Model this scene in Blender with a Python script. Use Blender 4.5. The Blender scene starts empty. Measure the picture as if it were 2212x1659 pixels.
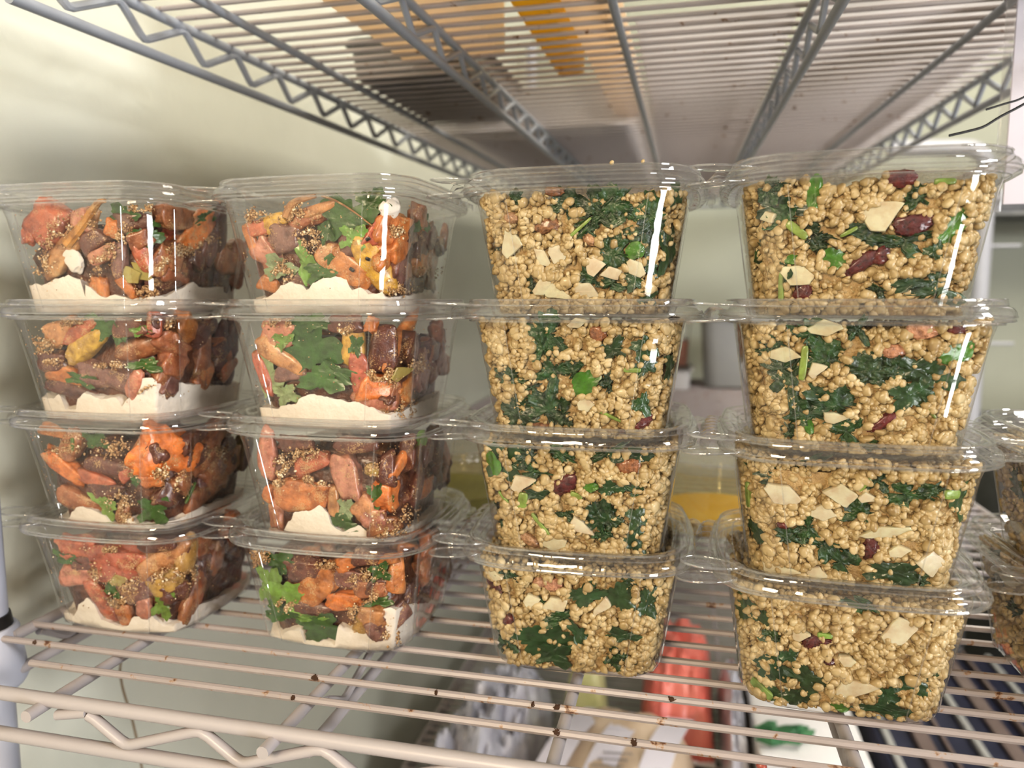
import bpy, math, random
import numpy as np
from mathutils import Vector, Matrix, noise

random.seed(7)
rng = np.random.default_rng(7)
col = bpy.context.scene.collection
PI = math.pi

# ------------------------------------------------------------------ camera model (metres, camera at the origin)
F_PX = 1600.0
PITCH = math.atan(180 / F_PX)
YAW = math.atan(374 / F_PX * math.cos(PITCH))
cp, sp, cy, sy = math.cos(PITCH), math.sin(PITCH), math.cos(YAW), math.sin(YAW)

def ray(u, v):
    x = (u - 1106) / F_PX
    y = (829.5 - v) / F_PX
    return Vector((cy*x - sy*cp - sy*sp*y, sy*x + cy*cp + cy*sp*y, -sp + cp*y))

def on_z(u, v, z):
    r = ray(u, v)
    return r * (z / r.z)

def on_y(u, v, Y):
    r = ray(u, v)
    return r * (Y / r.y)

# ------------------------------------------------------------------ materials
def new_mat(name):
    m = bpy.data.materials.new(name)
    m.use_nodes = True
    nt = m.node_tree
    nt.nodes.clear()
    out = nt.nodes.new('ShaderNodeOutputMaterial')
    return m, nt, out

def node(nt, kind, **kw):
    n = nt.nodes.new(kind)
    for k, v in kw.items():
        if k in n.inputs:
            n.inputs[k].default_value = v
        else:
            setattr(n, k, v)
    return n

def c4(c):
    return (c[0], c[1], c[2], 1.0)

def solid(name, c1, c2=None, rough=0.5, scale=40.0, bump=0.0, spec=0.5, metal=0.0, coat=0.0, bscale=None, sss=0.0):
    """principled surface whose colour wanders between c1 and c2 on a noise"""
    m, nt, out = new_mat(name)
    L = nt.links
    b = node(nt, 'ShaderNodeBsdfPrincipled', Roughness=rough, Metallic=metal)
    b.inputs['Specular IOR Level'].default_value = spec
    b.inputs['Coat Weight'].default_value = coat
    b.inputs['Coat Roughness'].default_value = 0.12
    if sss:
        b.inputs['Subsurface Weight'].default_value = sss
        b.inputs['Subsurface Radius'].default_value = (0.004, 0.003, 0.002)
        b.inputs['Subsurface Scale'].default_value = 1.0
    L.new(b.outputs[0], out.inputs[0])
    tc = node(nt, 'ShaderNodeTexCoord')
    n = node(nt, 'ShaderNodeTexNoise', Scale=scale, Detail=4.0)
    L.new(tc.outputs['Object'], n.inputs['Vector'])
    r = node(nt, 'ShaderNodeValToRGB')
    r.color_ramp.elements[0].position = 0.35
    r.color_ramp.elements[1].position = 0.65
    r.color_ramp.elements[0].color = c4(c1)
    r.color_ramp.elements[1].color = c4(c2 or c1)
    L.new(n.outputs['Fac'], r.inputs[0])
    L.new(r.outputs[0], b.inputs['Base Color'])
    if bump:
        n2 = node(nt, 'ShaderNodeTexNoise', Scale=bscale or scale*3, Detail=3.0)
        L.new(tc.outputs['Object'], n2.inputs['Vector'])
        bp = node(nt, 'ShaderNodeBump', Strength=bump, Distance=0.002)
        L.new(n2.outputs['Fac'], bp.inputs['Height'])
        L.new(bp.outputs[0], b.inputs['Normal'])
    return m

def translucent(name, c, mix=0.5, rough=0.4):
    m, nt, out = new_mat(name)
    L = nt.links
    d = node(nt, 'ShaderNodeBsdfPrincipled', Roughness=rough)
    d.inputs['Base Color'].default_value = c4(c)
    t = node(nt, 'ShaderNodeBsdfTranslucent', Color=c4(c))
    tc = node(nt, 'ShaderNodeTexCoord')
    n = node(nt, 'ShaderNodeTexNoise', Scale=9.0, Detail=3.0)
    L.new(tc.outputs['Object'], n.inputs['Vector'])
    r = node(nt, 'ShaderNodeMapRange')
    r.inputs['To Min'].default_value = max(mix-0.12, 0); r.inputs['To Max'].default_value = mix+0.12
    L.new(n.outputs['Fac'], r.inputs[0])
    mx = node(nt, 'ShaderNodeMixShader')
    L.new(r.outputs[0], mx.inputs[0])
    L.new(d.outputs[0], mx.inputs[1]); L.new(t.outputs[0], mx.inputs[2])
    L.new(mx.outputs[0], out.inputs[0])
    return m

def wire_paint(name, base, rust=0.60):
    """epoxy-painted wire with rust freckles"""
    m, nt, out = new_mat(name)
    L = nt.links
    b = node(nt, 'ShaderNodeBsdfPrincipled', Roughness=0.36)
    L.new(b.outputs[0], out.inputs[0])
    tc = node(nt, 'ShaderNodeTexCoord')
    n = node(nt, 'ShaderNodeTexNoise', Scale=95.0, Detail=5.0, Roughness=0.65)
    L.new(tc.outputs['Object'], n.inputs['Vector'])
    r = node(nt, 'ShaderNodeValToRGB')
    r.color_ramp.elements[0].position = rust
    r.color_ramp.elements[1].position = rust + 0.07
    r.color_ramp.elements[0].color = c4(base)
    r.color_ramp.elements[1].color = (0.12, 0.055, 0.03, 1)
    e = r.color_ramp.elements.new(rust + 0.03)
    e.color = (0.36, 0.24, 0.16, 1)
    L.new(n.outputs['Fac'], r.inputs[0])
    L.new(r.outputs[0], b.inputs['Base Color'])
    bp = node(nt, 'ShaderNodeBump', Strength=0.15, Distance=0.001)
    L.new(n.outputs['Fac'], bp.inputs['Height'])
    L.new(bp.outputs[0], b.inputs['Normal'])
    return m

def clear_plastic(name, ior=1.5, haze=0.03, rough=0.06, wav=0.25, tint=(0.985, 0.985, 0.98), wscale=60.0):
    """thin clear sheet: fresnel mirror over a see-through sheet, a trace of haze"""
    m, nt, out = new_mat(name)
    L = nt.links
    tr = node(nt, 'ShaderNodeBsdfTransparent', Color=c4(tint))
    gl = node(nt, 'ShaderNodeBsdfAnisotropic', Color=(1, 1, 1, 1), Roughness=rough)
    df = node(nt, 'ShaderNodeBsdfDiffuse', Color=(0.80, 0.80, 0.80, 1))
    tl = node(nt, 'ShaderNodeBsdfTranslucent', Color=(0.80, 0.80, 0.80, 1))
    hz = node(nt, 'ShaderNodeMixShader')
    hz.inputs[0].default_value = 0.5
    L.new(df.outputs[0], hz.inputs[1]); L.new(tl.outputs[0], hz.inputs[2])
    m1 = node(nt, 'ShaderNodeMixShader')
    m1.inputs[0].default_value = haze
    L.new(tr.outputs[0], m1.inputs[1]); L.new(hz.outputs[0], m1.inputs[2])
    fr = node(nt, 'ShaderNodeFresnel', IOR=ior)
    bf = node(nt, 'ShaderNodeNewGeometry')
    mi = node(nt, 'ShaderNodeMapRange')          # the back of the sheet mirrors like its front
    mi.inputs['To Min'].default_value = ior; mi.inputs['To Max'].default_value = 1/ior
    L.new(bf.outputs['Backfacing'], mi.inputs[0])
    L.new(mi.outputs[0], fr.inputs['IOR'])
    m2 = node(nt, 'ShaderNodeMixShader')
    tc = node(nt, 'ShaderNodeTexCoord')
    n = node(nt, 'ShaderNodeTexNoise', Scale=wscale, Detail=2.0)
    L.new(tc.outputs['Object'], n.inputs['Vector'])
    bp = node(nt, 'ShaderNodeBump', Strength=wav, Distance=0.003)
    L.new(n.outputs['Fac'], bp.inputs['Height'])
    L.new(bp.outputs[0], gl.inputs['Normal'])
    L.new(bp.outputs[0], fr.inputs['Normal'])
    L.new(fr.outputs[0], m2.inputs[0])
    L.new(m1.outputs[0], m2.inputs[1]); L.new(gl.outputs[0], m2.inputs[2])
    L.new(m2.outputs[0], out.inputs[0])
    return m

def tinted(name, rough=0.35, dark=0.45, scale=120.0, coat=0.35, bump=0.35, sss=0.0, stretch=(1, 1, 1), spec=0.5, dust=0.0):
    """food surface: takes each object's own colour, mottled darker on a noise"""
    m, nt, out = new_mat(name)
    L = nt.links
    b = node(nt, 'ShaderNodeBsdfPrincipled', Roughness=rough)
    b.inputs['Coat Weight'].default_value = coat
    b.inputs['Coat Roughness'].default_value = 0.15
    b.inputs['Specular IOR Level'].default_value = spec
    if sss:
        b.inputs['Subsurface Weight'].default_value = sss
        b.inputs['Subsurface Radius'].default_value = (0.004, 0.003, 0.002)
        b.inputs['Subsurface Scale'].default_value = 1.0
    L.new(b.outputs[0], out.inputs[0])
    oi = node(nt, 'ShaderNodeObjectInfo')
    geo = node(nt, 'ShaderNodeNewGeometry')
    mp = node(nt, 'ShaderNodeMapping')
    mp.inputs['Scale'].default_value = stretch
    L.new(geo.outputs['Position'], mp.inputs['Vector'])
    n = node(nt, 'ShaderNodeTexNoise', Scale=scale, Detail=5.0, Roughness=0.6)
    L.new(mp.outputs[0], n.inputs['Vector'])
    r = node(nt, 'ShaderNodeValToRGB')
    r.color_ramp.elements[0].position = 0.32
    r.color_ramp.elements[1].position = 0.62
    r.color_ramp.elements[0].color = (dark, dark*0.85, dark*0.8, 1)
    r.color_ramp.elements[1].color = (1, 1, 1, 1)
    L.new(n.outputs['Fac'], r.inputs[0])
    mx = node(nt, 'ShaderNodeMixRGB', blend_type='MULTIPLY')
    mx.inputs[0].default_value = 1.0
    L.new(oi.outputs['Color'], mx.inputs[1]); L.new(r.outputs[0], mx.inputs[2])
    last = mx.outputs[0]
    if dust:
        n3 = node(nt, 'ShaderNodeTexNoise', Scale=1500.0, Detail=2.0)
        L.new(geo.outputs['Position'], n3.inputs['Vector'])
        n4 = node(nt, 'ShaderNodeTexNoise', Scale=130.0, Detail=2.0)
        L.new(geo.outputs['Position'], n4.inputs['Vector'])
        sm = node(nt, 'ShaderNodeMath', operation='ADD')
        L.new(n3.outputs['Fac'], sm.inputs[0]); L.new(n4.outputs['Fac'], sm.inputs[1])
        rp = node(nt, 'ShaderNodeMapRange')
        rp.inputs['From Min'].default_value = 1.13; rp.inputs['From Max'].default_value = 1.20
        L.new(sm.outputs[0], rp.inputs[0])
        m3 = node(nt, 'ShaderNodeMixRGB')
        m3.inputs[2].default_value = (0.50, 0.32, 0.15, 1)
        ml = node(nt, 'ShaderNodeMath', operation='MULTIPLY'); ml.inputs[1].default_value = dust
        L.new(rp.outputs[0], ml.inputs[0])
        L.new(ml.outputs[0], m3.inputs[0])
        L.new(last, m3.inputs[1])
        last = m3.outputs[0]
    L.new(last, b.inputs['Base Color'])
    if bump:
        bp = node(nt, 'ShaderNodeBump', Strength=bump, Distance=0.0015)
        L.new(n.outputs['Fac'], bp.inputs['Height'])
        L.new(bp.outputs[0], b.inputs['Normal'])
    return m

def island(name, stops, rough=0.45, sss=0.0, coat=0.2, pscale=90.0, rand=1.0, lo=-0.2, hi=0.2):
    """loose grains: each grain gets its own shade"""
    m, nt, out = new_mat(name)
    L = nt.links
    b = node(nt, 'ShaderNodeBsdfPrincipled', Roughness=rough)
    b.inputs['Coat Weight'].default_value = coat
    if sss:
        b.inputs['Subsurface Weight'].default_value = sss
        b.inputs['Subsurface Radius'].default_value = (0.003, 0.002, 0.001)
        b.inputs['Subsurface Scale'].default_value = 1.0
    L.new(b.outputs[0], out.inputs[0])
    geo = node(nt, 'ShaderNodeNewGeometry')
    r = node(nt, 'ShaderNodeValToRGB')
    els = r.color_ramp.elements
    els[0].position, els[0].color = stops[0][0], c4(stops[0][1])
    els[1].position, els[1].color = stops[-1][0], c4(stops[-1][1])
    for p, c in stops[1:-1]:
        e = els.new(p); e.color = c4(c)
    n = node(nt, 'ShaderNodeTexNoise', Scale=pscale, Detail=2.0)
    L.new(geo.outputs['Position'], n.inputs['Vector'])
    mr = node(nt, 'ShaderNodeMapRange')
    mr.inputs['From Min'].default_value = 0.3; mr.inputs['From Max'].default_value = 0.7
    mr.inputs['To Min'].default_value = lo; mr.inputs['To Max'].default_value = hi
    L.new(n.outputs['Fac'], mr.inputs[0])
    ad = node(nt, 'ShaderNodeMath', operation='ADD')
    sc_ = node(nt, 'ShaderNodeMath', operation='MULTIPLY'); sc_.inputs[1].default_value = rand; L.new(geo.outputs['Random Per Island'], sc_.inputs[0]); L.new(sc_.outputs[0], ad.inputs[0]); L.new(mr.outputs[0], ad.inputs[1])
    L.new(ad.outputs[0], r.inputs[0])
    L.new(r.outputs[0], b.inputs['Base Color'])
    return m

M = {}
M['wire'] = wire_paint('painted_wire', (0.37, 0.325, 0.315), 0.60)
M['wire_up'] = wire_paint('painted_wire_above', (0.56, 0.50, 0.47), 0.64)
M['rail'] = wire_paint('painted_rail', (0.40, 0.365, 0.36), 0.72)
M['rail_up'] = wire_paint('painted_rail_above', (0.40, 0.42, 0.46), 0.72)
M['post'] = wire_paint('painted_post', (0.50, 0.51, 0.57), 0.78)
M['clear'] = clear_plastic('clear_box_plastic', 1.52, 0.012, 0.04, 0.22, (0.99, 0.99, 0.985), 60)
M['clear_rim'] = clear_plastic('clear_lid_plastic', 1.75, 0.07, 0.06, 0.30, (0.975, 0.972, 0.965), 90)
M['clear_tab'] = clear_plastic('clear_tab_plastic', 1.8, 0.11, 0.07, 0.45, (0.98, 0.98, 0.975), 120)
M['carrot'] = tinted('roasted_carrot', 0.34, 0.45, 190, 0.45, 0.7, dust=0.75)
M['onion'] = tinted('onion_flesh', 0.25, 0.82, 160, 0.5, 0.2, sss=0.35)
M['cran'] = tinted('dried_fruit', 0.22, 0.35, 420, 0.6, 0.9)
M['kale'] = tinted('kale_leaf', 0.34, 0.35, 260, 0.30, 0.7)
M['leaf'] = tinted('herb_leaf', 0.34, 0.62, 220, 0.35, 0.35)
M['yogurt'] = solid('thick_yogurt', (0.74, 0.66, 0.56), (0.80, 0.72, 0.62), 0.5, 90, 0.35, bscale=220)
M['mash'] = solid('glazed_mash', (0.06, 0.022, 0.014), (0.16, 0.055, 0.022), 0.35, 110, 0.8, coat=0.3)
M['grain'] = island('couscous_grain', [(0.0, (0.22, 0.135, 0.052)), (0.3, (0.36, 0.255, 0.112)), (0.65, (0.47, 0.35, 0.175)), (1.0, (0.60, 0.48, 0.275))], 0.42, 0.0, 0.25, 110, 0.45, 0.05, 0.65)
M['core'] = solid('couscous_bed', (0.36, 0.235, 0.10), (0.50, 0.345, 0.16), 0.6, 220, 0.8)
M['crumb'] = island('seed_crumb', [(0.0, (0.20, 0.095, 0.035)), (0.3, (0.36, 0.20, 0.085)), (0.7, (0.52, 0.33, 0.16)), (0.92, (0.66, 0.48, 0.28)), (1.0, (0.82, 0.70, 0.50))], 0.5, 0.0, 0.15, 160)

# ------------------------------------------------------------------ mesh helpers
def tag(o, label, cat, group=None, kind=None):
    o['label'] = label
    o['category'] = cat
    if group: o['group'] = group
    if kind: o['kind'] = kind
    return o

def fast_mesh(name, verts, faces_list, smooth=True):
    """verts (n,3); faces_list = list of int arrays (m,k) with one k per array"""
    me = bpy.data.meshes.new(name)
    verts = np.asarray(verts, dtype=np.float32)
    me.vertices.add(len(verts))
    me.vertices.foreach_set('co', verts.ravel())
    loops = np.concatenate([np.asarray(f, dtype=np.int32).ravel() for f in faces_list])
    tot = np.concatenate([np.full(len(f), np.asarray(f).shape[1], dtype=np.int32) for f in faces_list])
    start = np.concatenate([[0], np.cumsum(tot)[:-1]]).astype(np.int32)
    me.loops.add(len(loops))
    me.loops.foreach_set('vertex_index', loops)
    me.polygons.add(len(tot))
    me.polygons.foreach_set('loop_start', start)
    me.polygons.foreach_set('loop_total', tot)
    me.polygons.foreach_set('use_smooth', np.full(len(tot), smooth))
    me.update(calc_edges=True)
    me.validate()
    return me

class MB:
    """collects tubes, boxes and sheets into one mesh"""
    def __init__(self):
        self.v = []; self.f = []
    def tube(self, pts, r, n=10, cap=True):
        pts = [Vector(p) for p in pts]
        base = len(self.v)
        prev = None
        for i, p in enumerate(pts):
            a = pts[max(i-1, 0)]; b = pts[min(i+1, len(pts)-1)]
            d = (b - a).normalized()
            if prev is None:
                x = d.orthogonal().normalized()
            else:
                x = (prev - d * prev.dot(d)).normalized()
            prev = x
            y = d.cross(x)
            rr = r[i] if isinstance(r, (list, tuple)) else r
            for k in range(n):
                t = 2*PI*k/n
                self.v.append(p + x*(rr*math.cos(t)) + y*(rr*math.sin(t)))
        for i in range(len(pts)-1):
            for k in range(n):
                k2 = (k+1) % n
                self.f.append((base+i*n+k, base+i*n+k2, base+(i+1)*n+k2, base+(i+1)*n+k))
        if cap:
            self.f.append(tuple(base+k for k in range(n))[::-1])
            e = base+(len(pts)-1)*n
            self.f.append(tuple(e+k for k in range(n)))
        return self
    def box(self, lo, hi, bev=0.0):
        x0, y0, z0 = lo; x1, y1, z1 = hi
        if bev <= 0:
            b = len(self.v)
            self.v += [Vector(p) for p in [(x0,y0,z0),(x1,y0,z0),(x1,y1,z0),(x0,y1,z0),(x0,y0,z1),(x1,y0,z1),(x1,y1,z1),(x0,y1,z1)]]
            self.f += [tuple(b+i for i in q) for q in [(0,3,2,1),(4,5,6,7),(0,1,5,4),(1,2,6,5),(2,3,7,6),(3,0,4,7)]]
            return self
        cx, cyy = (x0+x1)/2, (y0+y1)/2
        hx, hy = (x1-x0)/2, (y1-y0)/2
        rings = []
        for z, ins in [(z0, bev), (z0+bev*0.3, bev*0.3), (z0+bev, 0), (z1-bev, 0), (z1-bev*0.3, bev*0.3), (z1, bev)]:
            rings.append([(cx+p[0], cyy+p[1], z) for p in rrect(hx-ins, hy-ins, max(bev-ins*0.5, 1e-4)*1.2, 3, 3)])
        self.loft(rings, True, True)
        return self
    def loft(self, rings, cap0=False, cap1=False):
        n = len(rings[0]); b = len(self.v)
        for r in rings:
            self.v += [Vector(p) for p in r]
        for i in range(len(rings)-1):
            for k in range(n):
                k2 = (k+1) % n
                self.f.append((b+i*n+k, b+i*n+k2, b+(i+1)*n+k2, b+(i+1)*n+k))
        if cap0: self.f.append(tuple(b+k for k in range(n))[::-1])
        if cap1: self.f.append(tuple(b+(len(rings)-1)*n+k for k in range(n)))
        return self
    def grid(self, rows):
        b = len(self.v); n = len(rows[0])
        for r in rows:
            self.v += [Vector(p) for p in r]
        for i in range(len(rows)-1):
            for k in range(n-1):
                self.f.append((b+i*n+k, b+i*n+k+1, b+(i+1)*n+k+1, b+(i+1)*n+k))
        return self
    def mesh(self, name, mat, smooth=True, sharp=None):
        me = bpy.data.meshes.new(name)
        me.from_pydata([tuple(v) for v in self.v], [], self.f)
        for p in me.polygons: p.use_smooth = smooth
        if sharp: me.set_sharp_from_angle(angle=math.radians(sharp))
        if mat: me.materials.append(mat)
        me.update()
        return me
    def build(self, name, mat, parent=None, smooth=True, sharp=40):
        o = bpy.data.objects.new(name, self.mesh(name, mat, smooth, sharp))
        col.objects.link(o)
        if parent: o.parent = parent
        return o

def rrect(hx, hy, r, ns=6, nc=6, bow=0.0):
    """rounded rectangle outline, ccw, sides bowed outward by bow"""
    r = min(r, hx*0.999, hy*0.999)
    pts = []
    cs = [(1, -1, -PI/2), (1, 1, 0), (-1, 1, PI/2), (-1, -1, PI)]
    for q, (sx, syy, a0) in enumerate(cs):
        cx, cyy = sx*(hx-r), syy*(hy-r)
        arc = [(cx+r*math.cos(a0+PI/2*i/nc), cyy+r*math.sin(a0+PI/2*i/nc)) for i in range(nc+1)]
        pts += arc
        nx, ny, na = cs[(q+1) % 4]
        ncx, ncy = nx*(hx-r), ny*(hy-r)
        e0 = arc[-1]
        e1 = (ncx+r*math.cos(na), ncy+r*math.sin(na))
        for i in range(1, ns):
            t = i/ns
            px, py = e0[0]+(e1[0]-e0[0])*t, e0[1]+(e1[1]-e0[1])*t
            w = bow*(1-(2*t-1)**2)
            dx, dy = e1[0]-e0[0], e1[1]-e0[1]
            L = math.hypot(dx, dy) or 1
            pts.append((px+dy/L*w, py-dx/L*w))
    return pts

def empty(name, loc, rz=0.0):
    o = bpy.data.objects.new(name, None)
    o.empty_display_size = 0.02
    col.objects.link(o)
    o.location = loc
    o.rotation_euler = (0, 0, rz)
    return o

# ------------------------------------------------------------------ the setting
def slab(name, lo, hi, mat):
    o = MB().box(lo, hi).build(name, mat, None, False, None)
    o['kind'] = 'structure'
    return o

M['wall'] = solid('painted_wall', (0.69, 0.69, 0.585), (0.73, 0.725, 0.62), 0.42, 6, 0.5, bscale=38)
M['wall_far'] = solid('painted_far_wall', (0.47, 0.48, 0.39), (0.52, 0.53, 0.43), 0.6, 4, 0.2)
M['floor'] = solid('floor_tile', (0.05, 0.045, 0.04), (0.08, 0.07, 0.06), 0.5, 5)
M['ceil'] = solid('ceiling_paint', (0.6, 0.6, 0.56), (0.65, 0.65, 0.6), 0.8, 3)
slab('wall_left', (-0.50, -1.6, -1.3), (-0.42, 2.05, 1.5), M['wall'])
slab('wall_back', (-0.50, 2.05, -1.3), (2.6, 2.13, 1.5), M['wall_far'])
slab('floor', (-0.50, -1.6, -1.36), (2.6, 2.13, -1.30), M['floor'])
slab('ceiling', (-0.50, -1.6, 1.50), (2.6, 2.13, 1.56), M['ceil'])

# ------------------------------------------------------------------ the wire shelving unit
SHELF_Z = -0.19
Y0, Y1 = 0.282, 1.86
XL, XR = -0.375, 0.272
unit = empty('wire_shelving_unit', (0, 0, 0))
tag(unit, 'grey painted wire shelving unit with rust freckles against the pale wall', 'shelving')

def zig(axis, fixed, lo, hi, zt, zb, period, zf, phase=0.0, fall=0.33):
    """one bent truss wire: steep falls, slow climbs, rounded bends"""
    keys = []
    p = lo + phase
    while p < hi:
        keys.append((p, zt)); keys.append((p + period*fall, zb))
        p += period
    pts = []
    for i, (a, z) in enumerate(keys):
        for da in (-0.0035, 0.0, 0.0035):
            if da < 0 and i > 0:
                pa, pz = keys[i-1]
            elif da > 0 and i < len(keys)-1:
                pa, pz = keys[i+1]
            elif da == 0:
                pa, pz = a, z
            else:
                continue
            t = 0 if da == 0 else abs(da)/max(abs(pa-a), 1e-6)
            zz = z + (pz-z)*t
            if da == 0: zz = z + (zb-zt)*(-0.06 if z == zb else 0.06)
            pts.append((a+da, zz))
    out = []
    for a, z in pts:
        if axis == 'x': out.append((a, fixed, z+zf(fixed)))
        else: out.append((fixed, a, z+zf(a)))
    return out

def shelf(prefix, zdeck, xl, xr, rods, trusses, zf, wire_m, rail_m, yfirst, drop, r_w=0.00185):
    """deck wires across, rods beneath them, double edge rails with bent truss wire between"""
    zw = zdeck - r_w
    d = MB()
    y = yfirst; i = 0
    while y < Y1 - 0.004:
        a = xl - (-0.04 if i == 0 else 0.0)
        d.tube([(a, y, zw+zf(y)), (xr, y, zw+zf(y))], r_w, 8)
        y += 0.0200; i += 1
    deck = d.build('shelf_deck', wire_m, unit)
    deck['label'] = prefix + ' deck of thin parallel wires'
    zr = zw - r_w - 0.0028
    for x in rods:
        r = MB().tube([(x, Y0-0.011, zr+zf(Y0)), (x, Y1, zr+zf(Y1))], 0.0030, 10)
        r.build('support_rod', rail_m, deck)
    zt = zr + 0.003
    for x in trusses:
        zb = zdeck - drop
        r = MB().tube([(x+0.004, Y0+0.02, zb+zf(Y0)), (x+0.004, Y1, zb+zf(Y1))], 0.0032, 10)
        r.tube(zig('y', x+0.003, Y0+0.03, Y1-0.02, zr-0.004, zb+0.003, 0.060, zf, 0.012), 0.0022, 8)
        r.build('truss', rail_m, deck)
    # front and back edges
    for k, yy in enumerate((Y0, Y1)):
        r = MB().tube([(xl-0.01, yy, zt+zf(yy)), (xr+0.01, yy, zt+zf(yy))], 0.0034, 12)
        r.build('edge_rail', rail_m, deck)
        r = MB().tube([(xl-0.01, yy, zdeck-drop+zf(yy)), (xr+0.01, yy, zdeck-drop+zf(yy))], 0.0034, 12)
        r.build('edge_rail', rail_m, deck)
        r = MB().tube(zig('x', yy-0.001, xl+0.083 if k == 0 else xl+0.02, xr-0.02, zt-0.0035, zdeck-drop+0.0045, 0.0615, zf, 0.018), 0.0026, 10)
        if k == 0:
            r.tube([(xl+0.083, yy-0.001, zt-0.0065), (xl+0.1005, yy-0.001, zt-0.0030)], 0.0026, 10)
        r.build('truss_wire', rail_m, deck)
    for k, xx in enumerate((xl, xr)):
        r = MB().tube([(xx, Y0+0.052 if k == 0 else Y0, zt+zf(Y0)), (xx, Y1, zt+zf(Y1))], 0.0034, 12)
        r.build('edge_rail', rail_m, deck)
        r = MB().tube([(xx, Y0+0.052 if k == 0 else Y0, zdeck-drop+zf(Y0)), (xx, Y1, zdeck-drop+zf(Y1))], 0.0034, 12)
        r.build('edge_rail', rail_m, deck)
        r = MB().tube(zig('y', xx, Y0+0.06, Y1-0.02, zt-0.0035, zdeck-drop+0.0045, 0.0615, zf, 0.01), 0.0026, 8)
        r.build('truss_wire', rail_m, deck)
    return deck

flat = lambda y: 0.0
tilt = lambda y: 0.042*(y-0.44)
ROD_X = [-0.300, -0.175, -0.050, 0.076, 0.200]
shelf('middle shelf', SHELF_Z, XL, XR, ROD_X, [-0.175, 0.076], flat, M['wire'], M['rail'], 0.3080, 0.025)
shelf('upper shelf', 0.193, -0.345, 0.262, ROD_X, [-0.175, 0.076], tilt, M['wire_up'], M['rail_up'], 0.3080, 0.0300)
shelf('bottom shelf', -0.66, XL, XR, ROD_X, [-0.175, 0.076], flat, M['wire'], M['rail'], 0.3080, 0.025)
for (x, y) in ((-0.3912, 0.3310), (XL-0.006, Y1-0.01), (XR+0.012, Y0+0.012), (XR+0.012, Y1-0.01)):
    p = MB().tube([(x, y, -1.30), (x, y, 0.62)], 0.0125, 20).build('shelf_post', M['post'], unit)
    for zc, zz in ((SHELF_Z, flat(y)), (0.19, tilt(y)), (-0.66, 0)):
        cl = MB().tube([(x, y, zc-0.034+zz), (x, y, zc-0.030+zz), (x, y, zc+zz), (x, y, zc+0.002+zz)], [0.0180, 0.0205, 0.0175, 0.0160], 20)
        cl.build('post_collar', M['post'], p)
        bl = MB().tube([(x, y, zc+0.0015+zz), (x, y, zc+0.009+zz)], [0.0146, 0.0136], 18)
        bl.build('collar_clip', MBLK if 'MBLK' in globals() else M.setdefault('black', solid('black_plastic', (0.015, 0.014, 0.014), None, 0.4)), p)

# ------------------------------------------------------------------ clear deli boxes
W_RIM, B0, B1, H_TUB, PITCH_Z = 0.0584, 0.0432, 0.0515, 0.0585, 0.0606
SLOPE = (B1-B0)/H_TUB
R_BODY = 0.018

def half_at(z):
    return B0 + SLOPE*z

def body_ring(h, z, rib=0.0007, r=R_BODY):
    pts = []
    base = rrect(h, h, r, 8, 6, 0.0006)
    # a raised crease on both ends of every corner
    n = len(base)
    per = 7 + 7
    for i, (x, y) in enumerate(base):
        k = i % per
        s = 1.0
        if k in (0, 6):
            L = math.hypot(x, y)
            s = 1 + rib/L
        pts.append((x*s, y*s, z))
        if k == 6:   # a second point close by pulls the crease tight
            x2, y2 = base[(i+1) % n]
            pts.append((x+(x2-x)*0.18, y+(y2-y)*0.18, z))
        if k == 13:
            x2, y2 = base[(i+1) % n]
            pts.append((x+(x2-x)*0.82, y+(y2-y)*0.82, z))
    return pts

def ring(h, z, r, bow=0.0):
    return [(x, y, z) for x, y in rrect(h, h, r, 10, 8, bow)]

tub_b = MB()
rs = [body_ring(0.010, 0.0010, 0, 0.004), body_ring(0.034, 0.0010, 0, 0.014), body_ring(0.0385, 0.0003, 0, 0.016), body_ring(0.0415, 0.0006, 0.0002),
      body_ring(0.0430, 0.0022, 0.0006), body_ring(half_at(0.005), 0.005)]
for i in range(1, 6):
    z = 0.005 + (H_TUB-0.0065)*i/5.5
    rs.append(body_ring(half_at(z), z))
rs.append(body_ring(half_at(H_TUB)+0.0004, H_TUB-0.0008, 0.0002))
tub_b.loft(rs, True, False)
nf_body = len(tub_b.f)
for q in range(4):
    for e in (0, 6):
        P = []
        for z in (0.003, 0.010, 0.020, 0.032, 0.044, 0.0565):
            x, y = rrect(half_at(z), half_at(z), R_BODY, 8, 6, 0.0006)[q*14+e]
            k = 1 + 0.0004/math.hypot(x, y)
            P.append((x*k, y*k, z))
        tub_b.tube(P, 0.00030, 6)
tub_mesh = tub_b.mesh('tub', M['clear'], True, 50)
tub_mesh.materials.append(M['clear_rim'])
for i_, p_ in enumerate(tub_mesh.polygons):
    if i_ >= nf_body: p_.material_index = 1
RR = 0.0268
fl = MB().loft([ring(0.0519, 0.0577, 0.0195, 0.0006), ring(0.0524, 0.0592, 0.022, 0.0009), ring(0.0545, 0.0594, 0.024, 0.0013),
                ring(0.0556, 0.0586, 0.025, 0.0015), ring(0.0566, 0.0594, 0.0262, 0.0017), ring(W_RIM, 0.0595, RR, 0.0018),
                ring(W_RIM+0.0004, 0.0601, RR, 0.0018), ring(W_RIM+0.0001, 0.0608, RR, 0.0018)])
def bead(mb, h, z, r, bow, rad):
    P = [Vector(p) for p in ring(h, z, r, bow)]
    mb.tube(P + [P[0], P[1]], rad, 6, False)
bead(fl, W_RIM+0.0002, 0.0599, RR, 0.0018, 0.00045)
bead(fl, 0.0556, 0.0585, 0.025, 0.0015, 0.00040)
flange_mesh = fl.mesh('tub_flange', M['clear_rim'], True, 50)
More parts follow.
